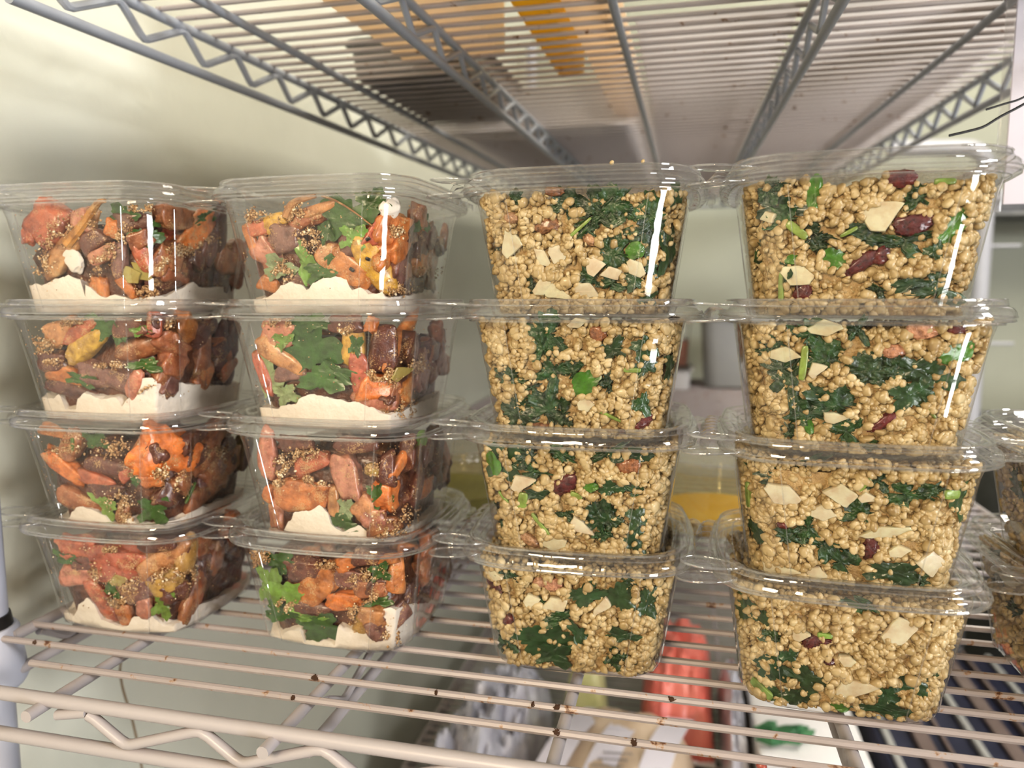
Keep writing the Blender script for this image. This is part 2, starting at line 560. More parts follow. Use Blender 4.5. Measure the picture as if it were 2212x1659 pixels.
lid_b = MB().loft([ring(W_RIM-0.0001, 0.0611, RR, 0.0018), ring(W_RIM+0.0006, 0.0618, RR, 0.0018), ring(W_RIM+0.0003, 0.0640, RR, 0.0018),
                   ring(W_RIM-0.0009, 0.0655, 0.0262, 0.0018), ring(W_RIM-0.0022, 0.0661, 0.0255, 0.0017), ring(W_RIM-0.0026, 0.0682, 0.0252, 0.0017),
                   ring(W_RIM-0.0042, 0.0692, 0.0245, 0.0016), ring(W_RIM-0.0062, 0.0690, 0.0235, 0.0014), ring(W_RIM-0.0076, 0.0672, 0.0228, 0.0012),
                   ring(W_RIM-0.0094, 0.0662, 0.022, 0.001), ring(W_RIM-0.0112, 0.0655, 0.021, 0.0008), ring(W_RIM-0.0126, 0.0618, 0.020, 0.0005),
                   ring(W_RIM-0.0136, 0.0604, 0.0195, 0.0003)])
bead(lid_b, W_RIM+0.0006, 0.0616, RR, 0.0018, 0.00045)
bead(lid_b, W_RIM-0.0030, 0.0687, 0.0252, 0.0017, 0.00060)
bead(lid_b, W_RIM-0.0022, 0.0662, 0.0255, 0.0017, 0.00035)
bead(lid_b, W_RIM-0.0100, 0.0659, 0.0215, 0.0009, 0.00040)
lid_mesh = lid_b.mesh('lid', M['clear_rim'], True, 50)
lp = MB().loft([ring(W_RIM-0.0136, 0.0604, 0.0195, 0.0003), ring(0.036, 0.0604, 0.015, 0.0), ring(0.012, 0.0606, 0.005, 0.0)], False, True)
panel_mesh = lp.mesh('lid_panel', M['clear'], True, 50)

def strip_rows():
    rows = []
    for i in range(41):
        y = -0.040 + 0.080*i/40
        w = 0.0007*math.sin(i*1.25)
        edge = 1 - (abs(y)/0.041)**6
        rows.append([(-W_RIM+0.0008, y, 0.0640), (-W_RIM-0.003, y, 0.0648+w), (-W_RIM-0.0066*(0.6+0.4*edge), y, 0.0642+w*1.4),
                     (-W_RIM-0.0092*(0.55+0.45*edge), y, 0.0618+w*1.2), (-W_RIM-0.0100*(0.5+0.5*edge), y, 0.0588+w)])
    return rows
hinge_mesh = MB().grid(strip_rows()).mesh('hinge_strip', M['clear_tab'], True, 60)

def tongue(z, dz, sx):
    b = MB()
    rows = []
    for s in (1.0, 0.86, 0.5):
        r = []
        for k in range(28):
            t = 2*PI*k/28
            x = 0.0140*math.cos(t)*s
            y = 0.0074*math.sin(t)*s*(1-0.25*math.cos(t))
            zz = z + dz*((-x/0.0125)*0.5+0.5) + (0.0006 if s > 0.95 else -0.0002)
            r.append((-sx-0.0035+x-0.002, -0.0405+y, zz))
        rows.append(r)
    b.loft(rows, False, True)
    o_ = [Vector(p) for p in rows[0]]
    b.tube(o_ + [o_[0], o_[1]], 0.00055, 6, False)
    return b
tab_hi = tongue(0.0655, 0.0012, W_RIM-0.004).mesh('pull_tab', M['clear_tab'], True, 60)
tab_lo = tongue(0.0597, -0.0012, W_RIM-0.002).mesh('pull_tab', M['clear_tab'], True, 60)
rt = MB()
rows = []
for i in range(13):
    y = 0.004 + 0.030*i/12
    e = 1-(abs(y-0.019)/0.0155)**4
    rows.append([(W_RIM-0.001, y, 0.0622), (W_RIM+0.003, y, 0.0632), (W_RIM+0.0035+0.0035*max(e, 0), y, 0.0630), (W_RIM+0.0037+0.0035*max(e, 0), y, 0.0600)])
rt.grid(rows)
catch_mesh = rt.mesh('opening_tab', M['clear_tab'], True, 40)

def link(name, me, parent):
    o = bpy.data.objects.new(name, me)
    col.objects.link(o)
    o.parent = parent
    return o

STACKS = {  # x, y, turn of each stack (bottom to top jitter)
    1: dict(x=-0.3165, y=0.388, r=0.0025, jit=[(0, 0, 0), (-.0015, 0, .01), (-.004, .001, -.02), (-.004, -.001, .01)], n=4, word='leftmost stack'),
    2: dict(x=-0.1861, y=0.396, r=-0.012, jit=[(0, 0, 0), (.001, 0, .012), (.000, .001, .0), (-.001, 0, -.01)], n=4, word='second stack from left'),
    3: dict(x=-0.0525, y=0.399, r=0.0336, jit=[(0, 0, 0), (.0, .001, -.02), (.001, 0, -.03), (.0015, .001, -.03)], n=4, word='third stack from left'),
    4: dict(x=0.0763, y=0.3883, r=-0.036, jit=[(0, 0, 0), (.001, .001, .01), (.001, 0, .02), (.0, .001, .0)], n=4, word='fourth stack from left'),
    5: dict(x=0.2130, y=0.410, r=0.02, jit=[(0, 0, 0), (-.002, -.006, -.06)], n=2, word='rightmost stack'),
}
TIER4 = {1: 'bottom box', 2: 'third box down', 3: 'second box down', 4: 'top box'}
BOX = {}
for s, d in STACKS.items():
    for t in range(1, d['n']+1):
        jx, jy, jr = d['jit'][t-1]
        loc = Vector((d['x']+jx, d['y']+jy, SHELF_Z + (t-1)*PITCH_Z + 0.0004))
        e = empty('deli_container', loc, d['r']+jr)
        what = 'roasted carrots over yogurt' if s < 3 else 'kale couscous salad'
        tw = TIER4[t] if d['n'] == 4 else ('top box' if t == 2 else 'bottom box')
        tag(e, f'clear deli box of {what}, {tw} of {d["word"]}', 'food container', 'clear deli boxes stacked on the wire shelf')
        tb = link('tub', tub_mesh, e)
        link('tub_flange', flange_mesh, tb)
        ld = link('lid', lid_mesh, e)
        link('lid_panel', panel_mesh, ld)
        link('hinge_strip', hinge_mesh, e)
        link('pull_tab', tab_hi, ld)
        link('pull_tab', tab_lo, tb)
        link('opening_tab', catch_mesh, ld)
        BOX[(s, t)] = dict(loc=loc, r=d['r']+jr, word=f'{tw} of {d["word"]}', pieces=[])

# ------------------------------------------------------------------ finding where a thing sits inside a box
def to_local(b, p):
    c, s = math.cos(-b['r']), math.sin(-b['r'])
    q = p - b['loc']
    return Vector((c*q.x - s*q.y, s*q.x + c*q.y, q.z))

def dir_local(b, p):
    c, s = math.cos(-b['r']), math.sin(-b['r'])
    return Vector((c*p.x - s*p.y, s*p.x + c*p.y, p.z))

def sdf(x, y, h, r=R_BODY):
    qx, qy = abs(x)-(h-r), abs(y)-(h-r)
    return math.hypot(max(qx, 0), max(qy, 0)) + min(max(qx, qy), 0) - r

def hit(b, u, v, inset=0.0012):
    """where the line of sight meets the inside of a box's wall: local point, outward turn"""
    o = to_local(b, Vector((0, 0, 0)))
    d = dir_local(b, ray(u, v).normalized())
    t = max(0.0, (o.length - 0.12))
    best = None
    for i in range(90):
        p = o + d*t
        f = sdf(p.x, p.y, half_at(max(min(p.z, 0.062), 0))-inset, R_BODY)
        if best is None or f < best[0]: best = (f, p.copy(), t)
        if f < 0.00005: break
        t += f*0.9
        if t > 1.2: break
    _, p, t = best
    e = 0.0004
    h = half_at(max(min(p.z, 0.062), 0))-inset
    gx = sdf(p.x+e, p.y, h)-sdf(p.x-e, p.y, h)
    gy = sdf(p.x, p.y+e, h)-sdf(p.x, p.y-e, h)
    L = math.hypot(gx, gy) or 1
    f = sdf(p.x, p.y, h)
    p = Vector((p.x-gx/L*f, p.y-gy/L*f, p.z))
    return p, gx/L, gy/L, t

# ------------------------------------------------------------------ food shapes (unit boxes: x wide, y deep, z tall)
def uvsphere(nu, nv):
    v = [(0, 0, -1)]; f = []
    for j in range(1, nv):
        a = -PI/2 + PI*j/nv
        for i in range(nu):
            t = 2*PI*i/nu
            v.append((math.cos(a)*math.cos(t), math.cos(a)*math.sin(t), math.sin(a)))
    v.append((0, 0, 1))
    for i in range(nu):
        f.append((0, 1+(i+1) % nu, 1+i))
    for j in range(nv-2):
        for i in range(nu):
            a = 1+j*nu+i; b2 = 1+j*nu+(i+1) % nu
            f.append((a, b2, b2+nu, a+nu))
    top = len(v)-1; s = 1+(nv-2)*nu
    for i in range(nu):
        f.append((s+i, s+(i+1) % nu, top))
    return v, f

def norm_unit(v):
    a = np.array(v, dtype=float)
    lo, hi = a.min(0), a.max(0)
    return (a-(lo+hi)/2)/np.maximum(hi-lo, 1e-6)

def lump(name, mat, seed, p=0.75, amp=0.10, freq=1.6, bend=0.0, taper=0.0, nu=22, nv=14, fine=0.02):
    v, f = uvsphere(nu, nv)
    out = []
    for x, y, z in v:
        sg = lambda a: math.copysign(abs(a)**p, a)
        x, y, z = sg(x), sg(y), sg(z)
        n = 1 + amp*noise.noise(Vector((x*freq+seed*3.1, y*freq, z*freq))) + fine*noise.noise(Vector((x*6+seed, y*6, z*6)))
        tp = 1 - taper*(x+1)/2
        out.append((x*n, y*n*tp, z*n*tp + bend*(x*x)))
    a = norm_unit(out)
    me = bpy.data.meshes.new(name)
    me.from_pydata([tuple(p) for p in a], [], f)
    for p2 in me.polygons: p2.use_smooth = True
    me.materials.append(mat)
    return me

def sheet(name, mat, seed, lobes, teeth, ruffle, nr=9, na=56, freq=7, curl=0.25, notch=0.2, rag=0.25):
    v = [(0, 0, 0)]; f = []
    for j in range(1, nr+1):
        q = j/nr
        for i in range(na):
            t = 2*PI*i/na
            R = 1 + notch*math.cos(lobes*t+seed) + teeth*math.sin(lobes*4*t+seed*2) + 1.1*rag*noise.noise(Vector((math.cos(t)*1.3+seed, math.sin(t)*1.3, seed))) + 0.55*rag*noise.noise(Vector((math.cos(t)*4+seed, math.sin(t)*4, seed+9))) + 0.25*rag*noise.noise(Vector((math.cos(t)*9+seed, math.sin(t)*9, seed+5)))
            x, z = q*R*math.cos(t), q*R*math.sin(t)
            y = ruffle*(q**2)*math.sin(freq*t+seed*5+q*2) + ruffle*0.9*q*noise.noise(Vector((x*2.4+seed*7, z*2.4, 1.7))) + curl*0.3*(x*x-z*z*0.5)
            y += (0.5+rag)*ruffle*q*noise.noise(Vector((x*6+seed*7, z*6, 4.7)))
            v.append((x, y, z))
    for i in range(na):
        f.append((0, 1+i, 1+(i+1) % na))
    for j in range(nr-1):
        for i in range(na):
            a = 1+j*na+i; b2 = 1+j*na+(i+1) % na
            f.append((a, a+na, b2+na, b2))
    a = norm_unit(v)
    me = bpy.data.meshes.new(name)
    me.from_pydata([tuple(p) for p in a], [], f)
    for p2 in me.polygons: p2.use_smooth = True
    me.materials.append(mat)
    return me

def chip(name, mat, seed, sides=5):
    """a cut piece: faceted plate with slightly rounded rim"""
    r0 = random.Random(seed)
    out = []
    ang = sorted([(k+0.35*r0.uniform(-1, 1))*2*PI/sides for k in range(sides)])
    pts = [(math.cos(a)*r0.uniform(0.8, 1.1), math.sin(a)*r0.uniform(0.8, 1.1)) for a in ang]
    loop = []
    for k in range(sides):
        p0, p1 = pts[k], pts[(k+1) % sides]
        for t in (0.06, 0.35, 0.65, 0.94):
            loop.append((p0[0]+(p1[0]-p0[0])*t+0.03*r0.uniform(-1, 1), p0[1]+(p1[1]-p0[1])*t+0.03*r0.uniform(-1, 1)))
    b = MB()
    b.loft([[(x*s, y, z*s) for x, z in loop] for s, y in ((0.5, 0.52), (0.9, 0.5), (1.0, 0.36), (1.0, -0.36), (0.94, -0.46), (0.6, -0.5))], True, True)
    a = norm_unit([tuple(p) for p in b.v])
    me = bpy.data.meshes.new(name)
    me.from_pydata([tuple(p) for p in a], [], [tuple(reversed(q)) for q in b.f])
    for p2 in me.polygons: p2.use_smooth = True
    me.set_sharp_from_angle(angle=math.radians(48))
    me.materials.append(mat)
    return me

SH = {
    'chunk': [lump('carrot_chunk', M['carrot'], 1, .5, .30, 1.5, fine=.05), lump('carrot_chunk', M['carrot'], 2, .55, .34, 1.8, .12, .25, fine=.06),
              lump('carrot_chunk', M['carrot'], 3, .6, .30, 1.4, -.2, .4, fine=.05), lump('carrot_chunk', M['carrot'], 4, .42, .30, 2.0, .05, .15, fine=.05)],
    'long': [lump('carrot_chunk', M['carrot'], 5, .8, .14, 1.6, .10, .3, 20, 14), lump('carrot_chunk', M['carrot'], 6, .8, .16, 1.8, -.12, .25, 20, 14)],
    'kale': [sheet('kale_piece', M['kale'], k+.3, 3+k%3, .05, .20, 12, 72, 5+k%3, .25, .10, 1.0) for k in range(5)],
    'leaf': [sheet('herb_leaf', M['leaf'], k+.7, 3+k % 2, .09, .12, 9, 72, 4, .35, .30) for k in range(4)],
    'smooth': [sheet('smooth_leaf', M['leaf'], k+.2, 2, .015, .08, 7, 40, 3, .5, .06) for k in range(2)],
    'onion': [chip('onion_piece', M['onion'], 20+k, 4 + k % 3) for k in range(6)],
    'fruit': [lump('dried_fruit', M['cran'], 9+k, .9, .22, 2.3, .05, .1, 26, 18, .16) for k in range(3)],
    'stem': [lump('green_stem', M['leaf'], 15, .45, .05, 1.2, .04, .05, 12, 10)],
    'blob': [lump('yogurt_blob', M['yogurt'], 18+k, .85, .35, 1.8, .1, .2, 26, 18, .06) for k in range(2)],
}
cnt = {}

def piece(bk, shape, name, lab, cat, u, v, w, h, ang, colr, thick=None, push=0.0, key=None, void=True, scale=1.0):
    """one piece of food against the inside of a box wall; w, h in photograph pixels"""
    b = BOX[bk]
    p, nx, ny, dist = hit(b, u, v)
    depth = dist*math.cos(math.atan(math.hypot(u-1106, v-829.5)/F_PX))
    mpp = depth/F_PX*scale
    facing = max(abs(Vector((nx, ny, 0)).dot(dir_local(b, ray(u, v).normalized()))), 0.42)
    w_m, h_m = w*mpp/ (facing if ang % 180 < 45 or ang % 180 > 135 else 1), h*mpp
    if thick is None: thick = max(min(min(w_m, h_m)*0.7, 0.016), 0.003)
    # keep clear of floor and lid
    ext = abs(h_m*math.cos(math.radians(ang)))/2 + abs(w_m*math.sin(math.radians(ang)))/2
    p.z = min(max(p.z, 0.002+min(ext, 0.02)*0.9), 0.0600-min(ext, 0.02)*0.55)
    ca_, sa_ = math.cos(math.radians(ang)), math.sin(math.radians(ang))
    for it in range(14):
        q = p - Vector((nx, ny, 0))*(thick/2 + 0.0002 + push)
        bad = False
        for s_ in (-0.46, 0.46):
            for (du, dz) in ((w_m*ca_*s_, w_m*sa_*s_), (-h_m*sa_*s_, h_m*ca_*s_)):
                ex, ey, ez = p.x - ny*du - nx*(thick*0.35+push), p.y + nx*du - ny*(thick*0.35+push), p.z + dz
                if sdf(ex, ey, half_at(max(min(ez, 0.06), 0))-0.0008) > 0: bad = True
        if not bad: break
        if it % 2 == 0 and push < 0.006: push += 0.0012
        else: w_m *= 0.92
    lst = SH[shape]
    cnt[shape] = cnt.get(shape, -1) + 1
    me = lst[cnt[shape] % len(lst)]
    o = bpy.data.objects.new(name, me)
    col.objects.link(o)
    yaw = math.atan2(ny, nx) + PI/2      # turn so local -y looks out through the wall
    o.matrix_world = (Matrix.Translation(b['loc']) @ Matrix.Rotation(b['r'], 4, 'Z') @ Matrix.Translation(q) @ Matrix.Rotation(yaw, 4, 'Z')
                      @ Matrix.Rotation(math.radians(8 if True else 0), 4, 'X') @ Matrix.Rotation(-math.radians(ang), 4, 'Y') @ Matrix.Diagonal((w_m, thick, h_m, 1)))
    o.color = (*colr, 1)
    b['pieces'].append(dict(o=o, p=p.copy(), n=(nx, ny), w=w_m, h=h_m, a=math.radians(ang), lab=lab, cat=cat, void=void, bk=bk))
    return o

def jitter(c, s=0.12):
    k = 1 + random.uniform(-s, s)
    return tuple(max(0.002, x*k*(1+random.uniform(-s, s)*0.5)) for x in c)

# colours
CARROT = {'o': (0.58, 0.205, 0.060), 'r': (0.52, 0.145, 0.075), 'b': (0.37, 0.140, 0.060), 'd': (0.15, 0.055, 0.035), 'p': (0.56, 0.235, 0.150),
          'y': (0.66, 0.40, 0.07), 't': (0.54, 0.26, 0.11), 'm': (0.26, 0.125, 0.095), 'B': (0.70, 0.215, 0.050), 'g': (0.44, 0.27, 0.07)}
CNAME = {'o': ('carrot_chunk', 'glossy orange roasted carrot chunk'), 'r': ('carrot_chunk', 'reddish orange roasted carrot chunk'),
         'b': ('carrot_chunk', 'brown-orange roasted carrot chunk'), 'd': ('carrot_chunk', 'dark browned carrot chunk'),
         'p': ('carrot_chunk', 'pinkish orange carrot chunk'), 'y': ('carrot_chunk', 'yellow roasted carrot chunk'),
         't': ('carrot_chunk', 'tan orange carrot chunk'), 'm': ('carrot_chunk', 'mauve-brown carrot chunk'),
         'B': ('carrot_chunk', 'bright orange carrot chunk'), 'g': ('carrot_chunk', 'mustard-gold carrot chunk')}

def C(bk, S, x0, y0, rows):
    for kind, x, y, w, h, a in rows:
        u, v = x0 + x/S, y0 + y/S
        if kind in CARROT:
            nm, lb = CNAME[kind]
            long = max(w, h) > 2.1*min(w, h)
            if h > w: w, h, a = h, w, a   # a is the direction of the long side
            piece(bk, 'long' if long or kind in 'yg' else 'chunk', nm, lb, 'carrot', u, v, w/S*1.14, h/S*1.14, a, jitter(CARROT[kind], .1), push=random.uniform(0.0, 0.0012))
        elif kind in 'GLP':
            c = {'G': (0.055, 0.12, 0.022), 'L': (0.16, 0.27, 0.05), 'P': (0.24, 0.30, 0.14)}[kind]
            lb = {'G': 'dark green parsley leaf', 'L': 'bright green parsley leaf', 'P': 'pale green parsley leaf'}[kind]
            piece(bk, 'leaf', 'parsley_leaf', lb, 'leaf', u, v, w/S*1.1, h/S*1.1, a, jitter(c), thick=0.0022, push=0.0)
        elif kind == 'S':
            piece(bk, 'stem', 'parsley_sprig', 'thin green herb stem', 'stem', u, v, w/S, h/S, a, jitter((0.10, 0.17, 0.03)), thick=0.0018)
        elif kind == 'u':
            piece(bk, 'onion', 'pumpkin_seed', 'flat greenish pumpkin seed', 'seed', u, v, w/S, h/S, a, (0.36, 0.30, 0.10), thick=0.002)
        elif kind == 'W':
            piece(bk, 'blob', 'yogurt_dab', 'small white dab of yogurt', 'yogurt', u, v, w/S, h/S, a, (1, 1, 1), thick=0.005)
        elif kind == 'D':
            BOX[bk].setdefault('crumbs', []).append((u, v, w/S, h/S, a))

def K(bk, S, x0, y0, rows):
    for kind, x, y, w, h, a in rows:
        u, v = x0 + x/S, y0 + y/S
        if kind == 'K':
            piece(bk, 'kale', 'kale_piece', 'ruffled dark kale piece', 'kale', u, v, w/S*1.5, h/S*1.5, a or random.uniform(-25, 25), jitter((0.030, 0.075, 0.018), .25), thick=0.0042, push=0.0)
        elif kind == 'k':
            piece(bk, 'leaf', 'kale_piece', 'flat dark kale piece', 'kale', u, v, w/S*1.3, h/S*1.3, a, jitter((0.034, 0.075, 0.026), .2), thick=0.0026)
        elif kind == 'L':
            piece(bk, 'smooth', 'herb_leaf', 'smooth bright green leaf', 'leaf', u, v, w/S, h/S, a, jitter((0.075, 0.20, 0.022)), thick=0.0024)
        elif kind == 'S':
            piece(bk, 'stem', 'green_stem', 'pale green stem bit', 'stem', u, v, w/S, h/S, a, jitter((0.22, 0.32, 0.07)), thick=0.0022)
        elif kind == 'O':
            piece(bk, 'onion', 'onion_piece', 'translucent white onion piece', 'onion', u, v, w/S, h/S, a, jitter((0.60, 0.55, 0.38), .05), thick=0.0035)
        elif kind == 'C':
            piece(bk, 'fruit', 'dried_cranberry', 'wrinkled dark red cranberry', 'cranberry', u, v, w/S, h/S, a, jitter((0.13, 0.016, 0.012), .2), thick=0.005)
        elif kind == 'B':
            piece(bk, 'fruit', 'golden_raisin', 'wrinkled brown raisin', 'raisin', u, v, w/S, h/S, a, jitter((0.33, 0.14, 0.06), .15), thick=0.005)
        elif kind == 'R':
            piece(bk, 'fruit', 'golden_raisin', 'pinkish tan raisin', 'raisin', u, v, w/S, h/S, a, jitter((0.55, 0.30, 0.17), .1), thick=0.005)

# --- leftmost stack, top to bottom
C((1, 4), 3.95, 0, 360, [
 ('r',330,480,330,400,55),('r',190,580,120,160,75),('p',650,430,200,200,80),('t',540,660,560,190,42),('t',470,810,280,140,45),('B',930,520,140,170,75),
 ('o',800,1050,180,220,80),('o',1060,1040,120,220,-60),('r',1230,790,280,130,-70),('b',1390,800,270,160,60),('B',1720,560,320,200,35),('d',1930,520,380,160,86),
 ('d',1640,860,420,300,10),('d',1960,880,380,220,80),('m',980,800,320,130,75),('p',850,740,220,130,20),('b',1180,620,200,150,30),('d',1100,470,260,180,0),
 ('d',760,620,200,200,20),('b',1560,430,240,200,0),
 ('G',1030,400,240,190,0),('G',1260,600,260,230,20),('G',1480,470,240,130,10),('G',1780,420,170,100,20),('u',1200,900,120,220,35),('u',1120,920,130,170,30),
 ('W',605,800,130,240,20),
 ('D',360,840,180,150,30),('D',860,810,300,130,50),('D',470,580,330,150,35),('D',1400,830,180,130,50),('D',1260,1060,190,130,0),('D',1740,640,200,90,10),('D',1200,350,240,60,0),('D',700,520,300,90,45),('D',1000,620,240,100,55),('D',1560,720,220,110,10)])
C((1, 3), 3.95, 0, 640, [
 ('t',470,310,260,200,20),('r',640,300,300,120,25),('y',690,420,340,180,32),('b',1180,430,880,190,14),('m',840,690,440,230,-12),('o',520,680,260,200,-20),
 ('r',1320,240,210,130,80),('o',1640,250,240,220,60),('b',1560,540,520,180,48),('b',1790,520,420,180,80),('p',1110,750,280,130,65),('d',1945,430,420,150,86),
 ('d',1790,300,200,180,30),('d',560,800,340,130,-10),('d',1080,280,260,180,0),('d',1420,210,190,120,0),('d',400,560,200,180,0),
 ('G',840,230,270,260,10),('L',1190,300,170,90,5),('G',1210,590,270,130,0),('G',680,720,230,120,-10),('G',1000,330,100,200,0),
 ('D',380,420,160,220,70),('D',930,590,260,50,0),('D',1430,210,170,110,0),('D',430,550,140,70,0),('D',600,220,260,70,10),('D',1280,790,200,40,20)])
C((1, 2), 3.95, 0, 880, [
 ('B',1480,420,580,430,-25),('o',440,220,220,110,-15),('b',560,330,280,180,55),('B',500,510,300,150,-38),('r',770,620,260,120,-15),('d',880,510,320,150,-5),
 ('o',1270,640,170,120,0),('r',1060,580,130,120,20),('b',640,810,300,170,-20),('d',860,720,280,150,0),('b',1880,300,280,220,40),('b',1820,720,300,190,10),
 ('b',1010,930,170,130,70),('d',1240,430,200,220,30),('d',1440,760,220,200,60),('d',1720,260,200,150,20),('m',1900,540,260,220,30),
 ('G',800,290,200,150,-10),('L',860,820,220,170,-40),('G',1300,900,270,250,0),('G',1150,610,110,130,30),('S',1640,730,200,26,55),('S',610,320,120,34,85),
 ('D',950,340,260,150,20),('D',1010,800,230,210,0),('D',1180,540,170,110,0),('D',1380,560,150,120,0),('D',1570,650,130,150,30),('D',1850,400,170,130,0),('D',560,340,260,140,0),('D',1060,960,110,110,0)])
C((1, 1), 3.95, 0, 1100, [
 ('r',930,490,450,330,0),('r',600,360,260,210,0),('p',640,590,260,210,0),('t',1370,460,500,200,38),('g',1660,380,320,200,65),('g',1400,640,280,240,35),
 ('r',830,790,420,150,-62),('o',1040,920,210,140,-82),('b',1750,640,540,190,64),('m',1130,700,380,230,20),('b',1640,870,260,110,72),('d',1500,730,220,200,0),
 ('d',700,480,160,200,0),('d',1300,330,260,120,0),('p',1200,850,200,140,80),('b',1880,420,300,180,70),
 ('G',550,430,190,120,-15),('G',930,690,100,170,0),('L',1380,840,160,260,-10),('u',1000,610,140,110,0),
 ('D',1050,650,300,170,20),('D',1400,570,260,100,15),('D',1640,560,120,130,0),('D',980,800,150,90,0),('D',900,350,240,50,0),('D',820,560,170,100,-40)])
# --- second stack
C((2, 4), 3.687, 440, 360, [
 ('p',460,690,300,220,-55),('o',350,600,280,90,-72),('o',500,940,160,150,-30),('y',530,440,190,150,20),('r',410,480,160,130,0),('m',610,560,260,240,0),
 ('b',770,400,280,160,10),('t',900,330,270,80,18),('t',950,680,210,160,55),('o',1130,800,330,240,-38),('y',1370,760,500,230,-62),('o',1560,490,280,250,0),
 ('r',1390,500,300,150,60),('o',1620,720,230,240,0),('d',1780,690,340,220,-60),('b',1770,410,220,160,-55),('d',1720,950,220,200,0),('b',1960,560,200,90,80),
 ('d',760,900,240,170,0),('d',1180,600,240,200,0),
 ('G',1130,380,440,330,10),('G',1340,260,300,250,0),('L',790,740,360,180,-70),('G',930,830,270,180,20),('P',600,800,250,210,0),('G',960,530,120,180,0),
 ('G',1760,450,130,170,20),('L',1180,570,220,200,0),('W',1510,330,190,170,30),
 ('D',840,560,220,240,40),('D',400,390,160,100,0),('D',620,830,130,150,30),('D',1530,520,150,110,0),('D',1570,980,180,140,0),('D',1110,190,80,40,0),('D',700,380,180,120,40),('D',1800,820,150,100,0)])
C((2, 3), 3.687, 440, 640, [
 ('p',560,310,280,240,0),('t',580,480,380,160,-35),('r',440,620,350,110,-75),('y',1150,400,340,200,80),('o',1310,230,130,110,70),('r',1220,640,400,170,-85),
 ('B',1400,740,320,250,-10),('p',1340,840,340,150,-15),('o',1720,290,440,140,38),('d',1440,420,350,220,85),('d',1700,420,260,200,60),('b',1540,800,230,110,75),
 ('m',680,620,260,150,0),('b',1790,610,260,190,60),('d',1930,420,300,120,85),('d',1100,220,260,140,0),('d',1660,720,220,200,40),
 ('G',870,400,480,430,0),('G',860,210,270,150,0),('G',900,660,340,250,10),('G',1060,610,300,130,-22),('P',520,640,180,340,0),('P',650,790,200,170,0),
 ('L',1230,690,80,110,-20),('G',1200,400,110,170,-10),('L',620,350,170,140,30),('u',1610,620,170,120,0),
 ('D',1480,630,170,120,0),('D',1320,620,60,80,0),('D',600,200,180,80,0),('D',1730,540,150,150,0),('D',1640,900,170,150,0),('D',1110,270,100,70,0),('D',1380,650,140,60,0)])
C((2, 2), 3.687, 440, 900, [
 ('p',480,300,420,150,86),('r',840,380,280,190,15),('o',760,630,420,280,-5),('p',1110,500,420,220,-80),('t',1020,690,250,90,85),('p',520,830,280,150,80),
 ('o',480,610,150,100,60),('B',1680,590,290,260,0),('o',1680,340,240,110,35),('t',1260,740,240,170,55),('d',700,230,260,130,0),('d',1180,240,320,130,0),
 ('g',1330,430,110,100,0),('d',1470,420,280,160,85),('p',1330,810,170,160,0),('d',1830,280,240,180,70),('d',620,420,180,200,0),('b',1460,880,260,160,0),
 ('G',1400,640,200,240,0),('G',1070,840,250,170,5),('P',1120,740,120,170,0),('L',1760,190,120,180,0),
 ('D',780,310,220,80,10),('D',620,390,130,170,0),('D',850,510,220,60,-10),('D',1580,840,330,240,0),('D',580,510,90,110,0),('D',1340,430,100,90,0),('D',1450,920,200,140,0)])
C((2, 1), 3.687, 440, 1120, [
 ('o',860,560,340,250,35),('B',1090,680,280,150,8),('o',1110,380,190,130,30),('o',1570,460,320,180,86),('g',1230,860,180,130,80),('b',1300,570,220,150,0),
 ('o',1480,340,160,80,0),('d',760,430,260,210,0),('d',830,730,280,130,0),('d',1300,340,260,140,0),('m',1150,490,220,150,0),('t',1310,800,200,170,0),
 ('d',1700,640,240,180,70),('d',1420,560,240,160,0),('m',1480,840,320,200,30),
 ('G',600,380,260,250,0),('L',640,600,280,250,-20),('L',500,560,170,360,0),('G',620,760,300,210,0),('G',920,940,340,270,0),('G',1370,680,220,100,15),
 ('G',1400,440,170,160,20),('L',850,800,220,70,5),
 ('D',640,700,140,100,0),('D',1290,460,340,110,10),('D',1330,640,220,50,25),('D',1180,740,70,190,0),('D',1500,950,150,140,0),('D',430,310,160,110,0),('D',980,380,160,60,0)])
# --- third stack
K((3, 4), 3.687, 980, 340, [
 ('K',870,330,190,170,0),('K',1110,320,270,200,0),('K',1290,340,230,190,0),('K',1180,480,420,160,30),('K',1060,570,160,120,0),('K',1510,440,260,250,0),('K',1640,500,200,270,0),
 ('K',1290,750,210,230,0),('K',1550,650,200,250,0),('K',1240,1000,170,120,0),('K',1060,960,140,140,0),('K',620,1010,130,110,0),('k',1740,740,110,330,0),('K',500,290,100,90,0),
 ('k',1590,880,90,130,0),('k',1560,1120,130,100,0),('k',1820,290,90,160,0),('K',340,730,170,70,0),('k',1430,980,130,160,0),
 ('L',1440,740,160,140,20),('S',1000,560,240,30,40),
 ('O',460,700,160,230,-15),('O',820,770,150,150,0),('O',700,800,100,200,35),('O',1060,1060,210,130,-15),('O',700,1030,160,130,0),('O',820,1090,260,120,-30),('O',1130,870,160,160,0),
 ('O',1450,880,180,120,-25),('O',1250,920,180,110,0),('B',730,540,230,150,0),('B',800,215,180,80,0),('R',450,480,120,100,0),('R',1080,650,130,90,-30)])
